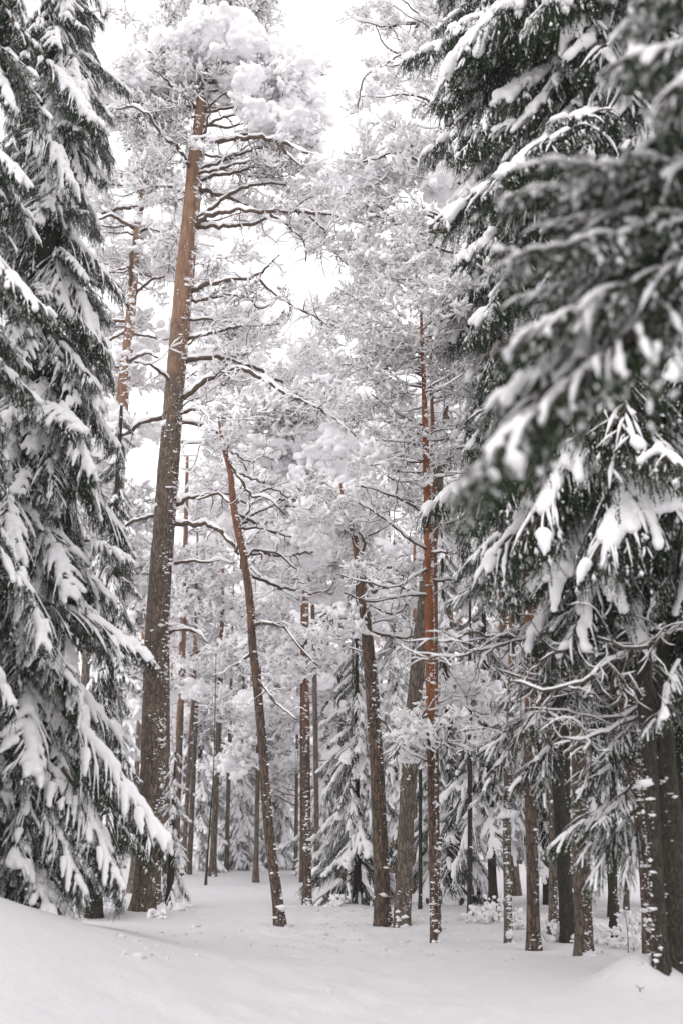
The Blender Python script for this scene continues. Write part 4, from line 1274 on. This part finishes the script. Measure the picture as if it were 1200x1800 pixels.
# ---- pines that close the view behind the path
for k, (x, Y, H, w, regs, lab) in enumerate([
    (450, 33, 11.5, .07, [(450, 1120, 70, 60), (430, 1220, 60, 60), (470, 1020, 70, 60), (440, 930, 70, 60), (500, 860, 60, 60), (420, 1330, 50, 50)], 'snow clad pine behind the crooked pine stem'),
    (600, 33, 14.5, .13, [(600, 1180, 60, 60), (620, 1060, 60, 60), (590, 960, 70, 60), (560, 850, 70, 60), (610, 760, 70, 60), (560, 690, 60, 50), (610, 1290, 50, 50)], 'snow clad pine between the straight stems and the stout brown pine'),
    (690, 36, 14, .13, [(690, 1180, 60, 60), (680, 1080, 60, 60), (700, 960, 70, 60), (690, 860, 60, 60), (640, 780, 50, 50), (690, 1290, 50, 50)], 'snow clad pine behind the stout brown and grey leaning pines'),
    (800, 30, 15, .14, [(800, 1180, 60, 70), (790, 1070, 60, 60), (810, 950, 60, 60), (800, 850, 60, 60), (820, 720, 50, 70), (800, 600, 50, 60)], 'snow clad pine behind the very thin orange pine'),
    (398, 37, 12, .07, [(350, 1000, 60, 70), (380, 1080, 60, 60), (360, 1180, 60, 60), (390, 930, 40, 50), (350, 1280, 60, 50), (385, 840, 40, 35), (360, 875, 30, 25)], 'snow clad pine right of the thick bank pine trunk'),
    (520, 40, 8.5, .07, [(520, 1230, 60, 60), (500, 1320, 60, 60), (530, 1120, 60, 50), (490, 1400, 50, 50), (560, 1330, 50, 50)], 'pale snow clad pine far behind the straight orange topped pine'),
    (900, 27, 9.5, .15, [(890, 1180, 60, 60), (930, 1080, 60, 60), (900, 980, 60, 60), (960, 1240, 60, 60), (1010, 1180, 60, 60), (1040, 1060, 60, 60), (980, 960, 50, 50), (900, 1290, 50, 60)], 'snow clad pine behind the bare snowy boughs on the right'),
    (130, 27, 11.5, .13, [(120, 900, 60, 70), (160, 1020, 60, 60), (230, 1080, 40, 50), (220, 900, 40, 60), (200, 800, 40, 40), (100, 760, 50, 60), (230, 1200, 30, 50)], 'snow clad pine behind the left spruces'),
]):
    t = Tree('pine_tree', lab, 'pine tree', straight(x, 1545, Y, H, w, (0, 0), .12), GREY_BARK if k % 2 else PINE_BARK, 'snow clad pines closing the view', orange=(4, 8), sides=8, step=.4)
    r = np.random.default_rng(300 + k)
    for a in regs:
        t.cloud(r, *a, 15, ['mid', 'mid', 'fine', 'heavy', 'dark'], s=1.0, lift=(-.35, .3), per=5)

# ---- the far wood: whole crowns built once and repeated tree by tree
def far_spruce(seed, H, rad):
    rng = np.random.default_rng(seed)
    parts = [one_geo(spruce_bough(400 + seed * 3 + k, 1.5, .5, .95, .22, .22, .055, 1.5))[0].merged() for k in range(2)]
    g = Geo()
    n = int(8 * H)
    for i in range(n):
        h = .3 + (H - .3) * i / n
        m = np.array(orient(Vector((0, 0, h)), i * 2.4 + rng.normal() * .3, math.radians(rng.uniform(-30, -5)), 0, max(.18, rad * (1 - h / (H * 1.05)) ** .8 / 1.4)))
        V, T, M, A = parts[i % 2]
        g.add(V @ m[:3, :3].T + m[:3, 3], T, 0)
        g.M[-1] = M
    return g.build('crown', [TWIG, SPRUCE_N, SNOW], True)


def far_pine(seed, H, rad):
    rng = np.random.default_rng(seed)
    parts = [one_geo(pine_spray(500 + seed * 3 + k, 1.1, 'mid', .036, 6))[0].merged() for k in range(2)]
    g = Geo()
    for i in range(90):
        h = H * rng.uniform(.35, 1.)
        az = rng.random() * 6.28
        d = rad * rng.random() ** .5 * (1.15 - .6 * (h / H - .35) / .65)
        m = np.array(orient(Vector((math.cos(az) * d * .8, math.sin(az) * d * .8, h)), az + rng.normal() * .5, rng.uniform(-.2, .4), 0, 1.25))
        V, T, M, A = parts[i % 2]
        g.add(V @ m[:3, :3].T + m[:3, 3], T, 0)
        g.M[-1] = M
    return g.build('crown', [PTWIG, PINE_N, SNOW], True)


FS = [(far_spruce(1, 9, 1.7), 9), (far_spruce(2, 12, 2.0), 12)]
FP = [(far_pine(1, 15, 1.9), 15), (far_pine(2, 17, 2.1), 17)]


def stem_mesh(H):
    g = Geo()
    n = 14
    V, T = tube(np.stack([.08 * np.sin(np.linspace(0, 4, n)), 0 * np.arange(n), np.linspace(-.4, H, n)], 1), np.linspace(.15, .03, n), 9)
    g.add(V, T, 0, np.clip((V[:, 2] - 4) / 4, 0, 1))
    return g.build('trunk', [PINE_BARK], True, True)


STEMS = {h: stem_mesh(h) for h in (9, 12, 15, 17)}
r = np.random.default_rng(77)
for i in range(54):
    Y = 40 + 42 * (i / 54) + r.uniform(-1.5, 1.5)
    x = 200 + 1000 * ((i * .618) % 1)
    sp = r.random() < .62
    me, H = (FS if sp else FP)[r.integers(2)]
    X = at(x, 1500, Y)[0]
    o = thing('spruce_tree' if sp else 'pine_tree', (X, Y, float(ground_z(X, Y)) - .05), 'snowy spruce in the far wood behind the path' if sp else 'snowy pine in the far wood behind the path', 'spruce tree' if sp else 'pine tree',
              'far spruces' if sp else 'far pines')
    m = Matrix.Rotation(r.random() * 6.28, 4, 'Z') @ Matrix.Scale(r.uniform(.8, 1.1), 4)
    part('trunk', STEMS[H], o, m)
    part('crown', me, o, m)

for X, Y, sp, k in [(-7.5, 3.5, 1, 1), (-5.5, -1.5, 1, 1), (-3, -7, 1, 1), (2.5, -6, 0, 0), (6, -3, 1, 1), (5.6, 1.0, 1, 0), (8.5, 6, 1, 1), (-9, -5, 0, 1), (11, 11, 1, 1), (-1, -13, 1, 1)]:  # unseen trees of the wood, added to keep skylight off the foreground snow
    me, H = (FS if sp else FP)[k]
    o = thing('spruce_tree' if sp else 'pine_tree', (X, Y, float(ground_z(X, Y)) - .05), 'unseen snowy spruce added around the viewer to darken the foreground' if sp else 'unseen snowy pine added around the viewer to darken the foreground', 'spruce tree' if sp else 'pine tree', 'wood around the viewer')
    m = Matrix.Rotation(r.random() * 6.28, 4, 'Z') @ Matrix.Scale(r.uniform(.9, 1.15), 4)
    part('trunk', STEMS[H], o, m)
    part('crown', me, o, m)

# ------------------------------------------------------------------ the ground: one sheet of snow to the horizon
th = np.concatenate([np.linspace(-math.radians(38), math.radians(38), 300), np.linspace(math.radians(38), 2 * math.pi - math.radians(38), 72)[1:-1]])
rad = np.concatenate([np.geomspace(.4, 7, 40)[:-1], np.linspace(7, 24, 230)[:-1], np.geomspace(24, 180, 80)])
A, Rr = np.meshgrid(th, rad)
X, Yg = Rr * np.sin(A), Rr * np.cos(A)
V = np.stack([X, Yg, ground_z(X, Yg)], -1).reshape(-1, 3)
nt_, nr_ = len(th), len(rad)
i, j = np.meshgrid(np.arange(nr_ - 1), np.arange(nt_), indexing='ij')
a0, a1 = (i * nt_ + j).ravel(), (i * nt_ + (j + 1) % nt_).ravel()
Tt = np.concatenate([np.stack([a0, a1, a1 + nt_], 1)[:, ::-1], np.stack([a0, a1 + nt_, a0 + nt_], 1)[:, ::-1]])
V = np.vstack([V, [[0, 0, float(ground_z(0, 0))]]])
k = np.arange(nt_)
Tt = np.vstack([Tt, np.stack([k, (k + 1) % nt_, np.full(nt_, len(V) - 1)], 1)])
g = Geo()
g.add(V, Tt)
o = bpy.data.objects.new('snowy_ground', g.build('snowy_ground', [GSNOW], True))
o['kind'] = 'structure'
COL.objects.link(o)

# ---- lumps of snow that dropped from the boughs
r = np.random.default_rng(90)
g = Geo()
for _ in range(420):
    x, y = r.uniform(560, 1180), 1600 + 90 * r.random() ** 2 + (r.random() < .15) * 60 * r.random()
    if r.random() < .25:
        x = r.uniform(200, 600)
    p = ground_hit(x, y)
    w = .018 * math.exp(r.normal() * .55)
    g.add(p + ICO_V * np.array([w * 1.3, w * 1.3, w * .7]) * (1 + .2 * r.normal(size=(len(ICO_V), 1))), ICO_T, 0)
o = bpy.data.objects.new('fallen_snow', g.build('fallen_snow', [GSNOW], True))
o['kind'] = 'stuff'
COL.objects.link(o)

# ---- snow covered undergrowth at the edge of the wood
r = np.random.default_rng(91)
for x, y, h, lab in [(870, 1618, .45, 'small snow buried bush left of the snow plastered grey pine'), (845, 1622, .35, 'low snowy twigs in the hollow right of the very thin pine'), (908, 1632, .3, 'little snowy tuft between two trunks on the right'), (985, 1655, .35, 'snow capped seedling left of the rough barked pine'),
                     (1060, 1660, .4, 'snowy twigs right of the rough barked pine'), (1100, 1668, .4, 'snow dusted seedling near the reddish leaning pine'), (1128, 1650, .55, 'snowy sapling in front of the far trees at the right'), (590, 1592, .3, 'snowy tuft left of the stout red brown pine'),
                     (310, 1600, .16, 'snowy seedling at the foot of the thick bank pine'), (275, 1612, .2, 'snow capped root clump right at the thick pine foot'), (955, 1640, .3, 'snow capped stub beside the scarred red pine')]:
    b = ground_hit(x, y)
    o = thing('snowy_shrub', b, lab, 'shrub', 'snowy undergrowth')
    w, s = Geo(), Geo()
    bl = []
    for _ in range(16):
        d = nrm(np.array([r.normal() * .6, r.normal() * .6, 1.]))
        q = [np.array([r.normal() * .08, r.normal() * .08, -.05])]
        for _k in range(6):
            d = nrm(d + r.normal(size=3) * .22)
            q.append(q[-1] + d * h * r.uniform(.6, 1.2) / 6)
        q = np.array(q)
        V, T = tube(q, np.linspace(.007, .003, 7), 4, False)
        w.add(V, T, 0)
        V, T = snow_line(q, np.linspace(.007, .003, 7), r, .014, .1, 5)
        s.add(V, T, 0)
        for _k in range(5):
            bl.append((*(q[2 + _k] + r.normal(size=3) * .02 + [0, 0, .01]), r.uniform(.018, .042)))
    V, T = surface_nets(bl, .02, .25, 10, int(x))
    s.add(V, T, 0)
    part('twigs', w.build('twigs', [TWIG], True), o, None, 'stuff')
    part('snow_load', s.build('snow_load', [SNOW], True), o, None, 'stuff')
for x, y, h, lab in [(1103, 1675, .55, 'bare dry stem poking from the snow left of the big dark spruce'), (1122, 1745, .06, 'tiny dry twig in the snow before the big dark spruce')]:
    b = ground_hit(x, y)
    w = Geo()
    q = smooth_line(np.array([(0, 0, -.05), (.01, 0, h * .5), (-.02, .01, h)]), 8)
    V, T = tube(q, np.linspace(.006, .003, 8), 5)
    w.add(V, T)
    V, T = tube(smooth_line(np.array([(.01, 0, h * .5), (.06, .02, h * .75)]), 4), np.linspace(.004, .002, 4), 4)
    w.add(V, T)
    o = bpy.data.objects.new('dry_stem', w.build('dry_stem', [TWIG], True))
    o.location = b
    o['label'] = lab
    o['category'] = 'twig'
    COL.objects.link(o)

# ------------------------------------------------------------------ thin winter haze between the trees
hm = bpy.data.materials.new('haze')
hm.use_nodes = True
hm.node_tree.nodes.clear()
pv = hm.node_tree.nodes.new('ShaderNodeVolumePrincipled')
pv.inputs['Color'].default_value = (.97, .96, .98, 1)
pv.inputs['Density'].default_value = HAZE
pv.inputs['Anisotropy'].default_value = .2
ho = hm.node_tree.nodes.new('ShaderNodeOutputMaterial')
hm.node_tree.links.new(pv.outputs[0], ho.inputs['Volume'])
g = Geo()
hx, hz0, hz1 = 190., -3.5, 27.
V = np.array([(x, y, z) for x in (-hx, hx) for y in (-hx, hx) for z in (hz0, hz1)])
g.add(V, np.array([(0, 1, 3), (0, 3, 2), (4, 6, 7), (4, 7, 5), (0, 4, 5), (0, 5, 1), (2, 3, 7), (2, 7, 6), (0, 2, 6), (0, 6, 4), (1, 5, 7), (1, 7, 3)]))
o = bpy.data.objects.new('haze', g.build('haze', [hm], False))
o['kind'] = 'stuff'
COL.objects.link(o)
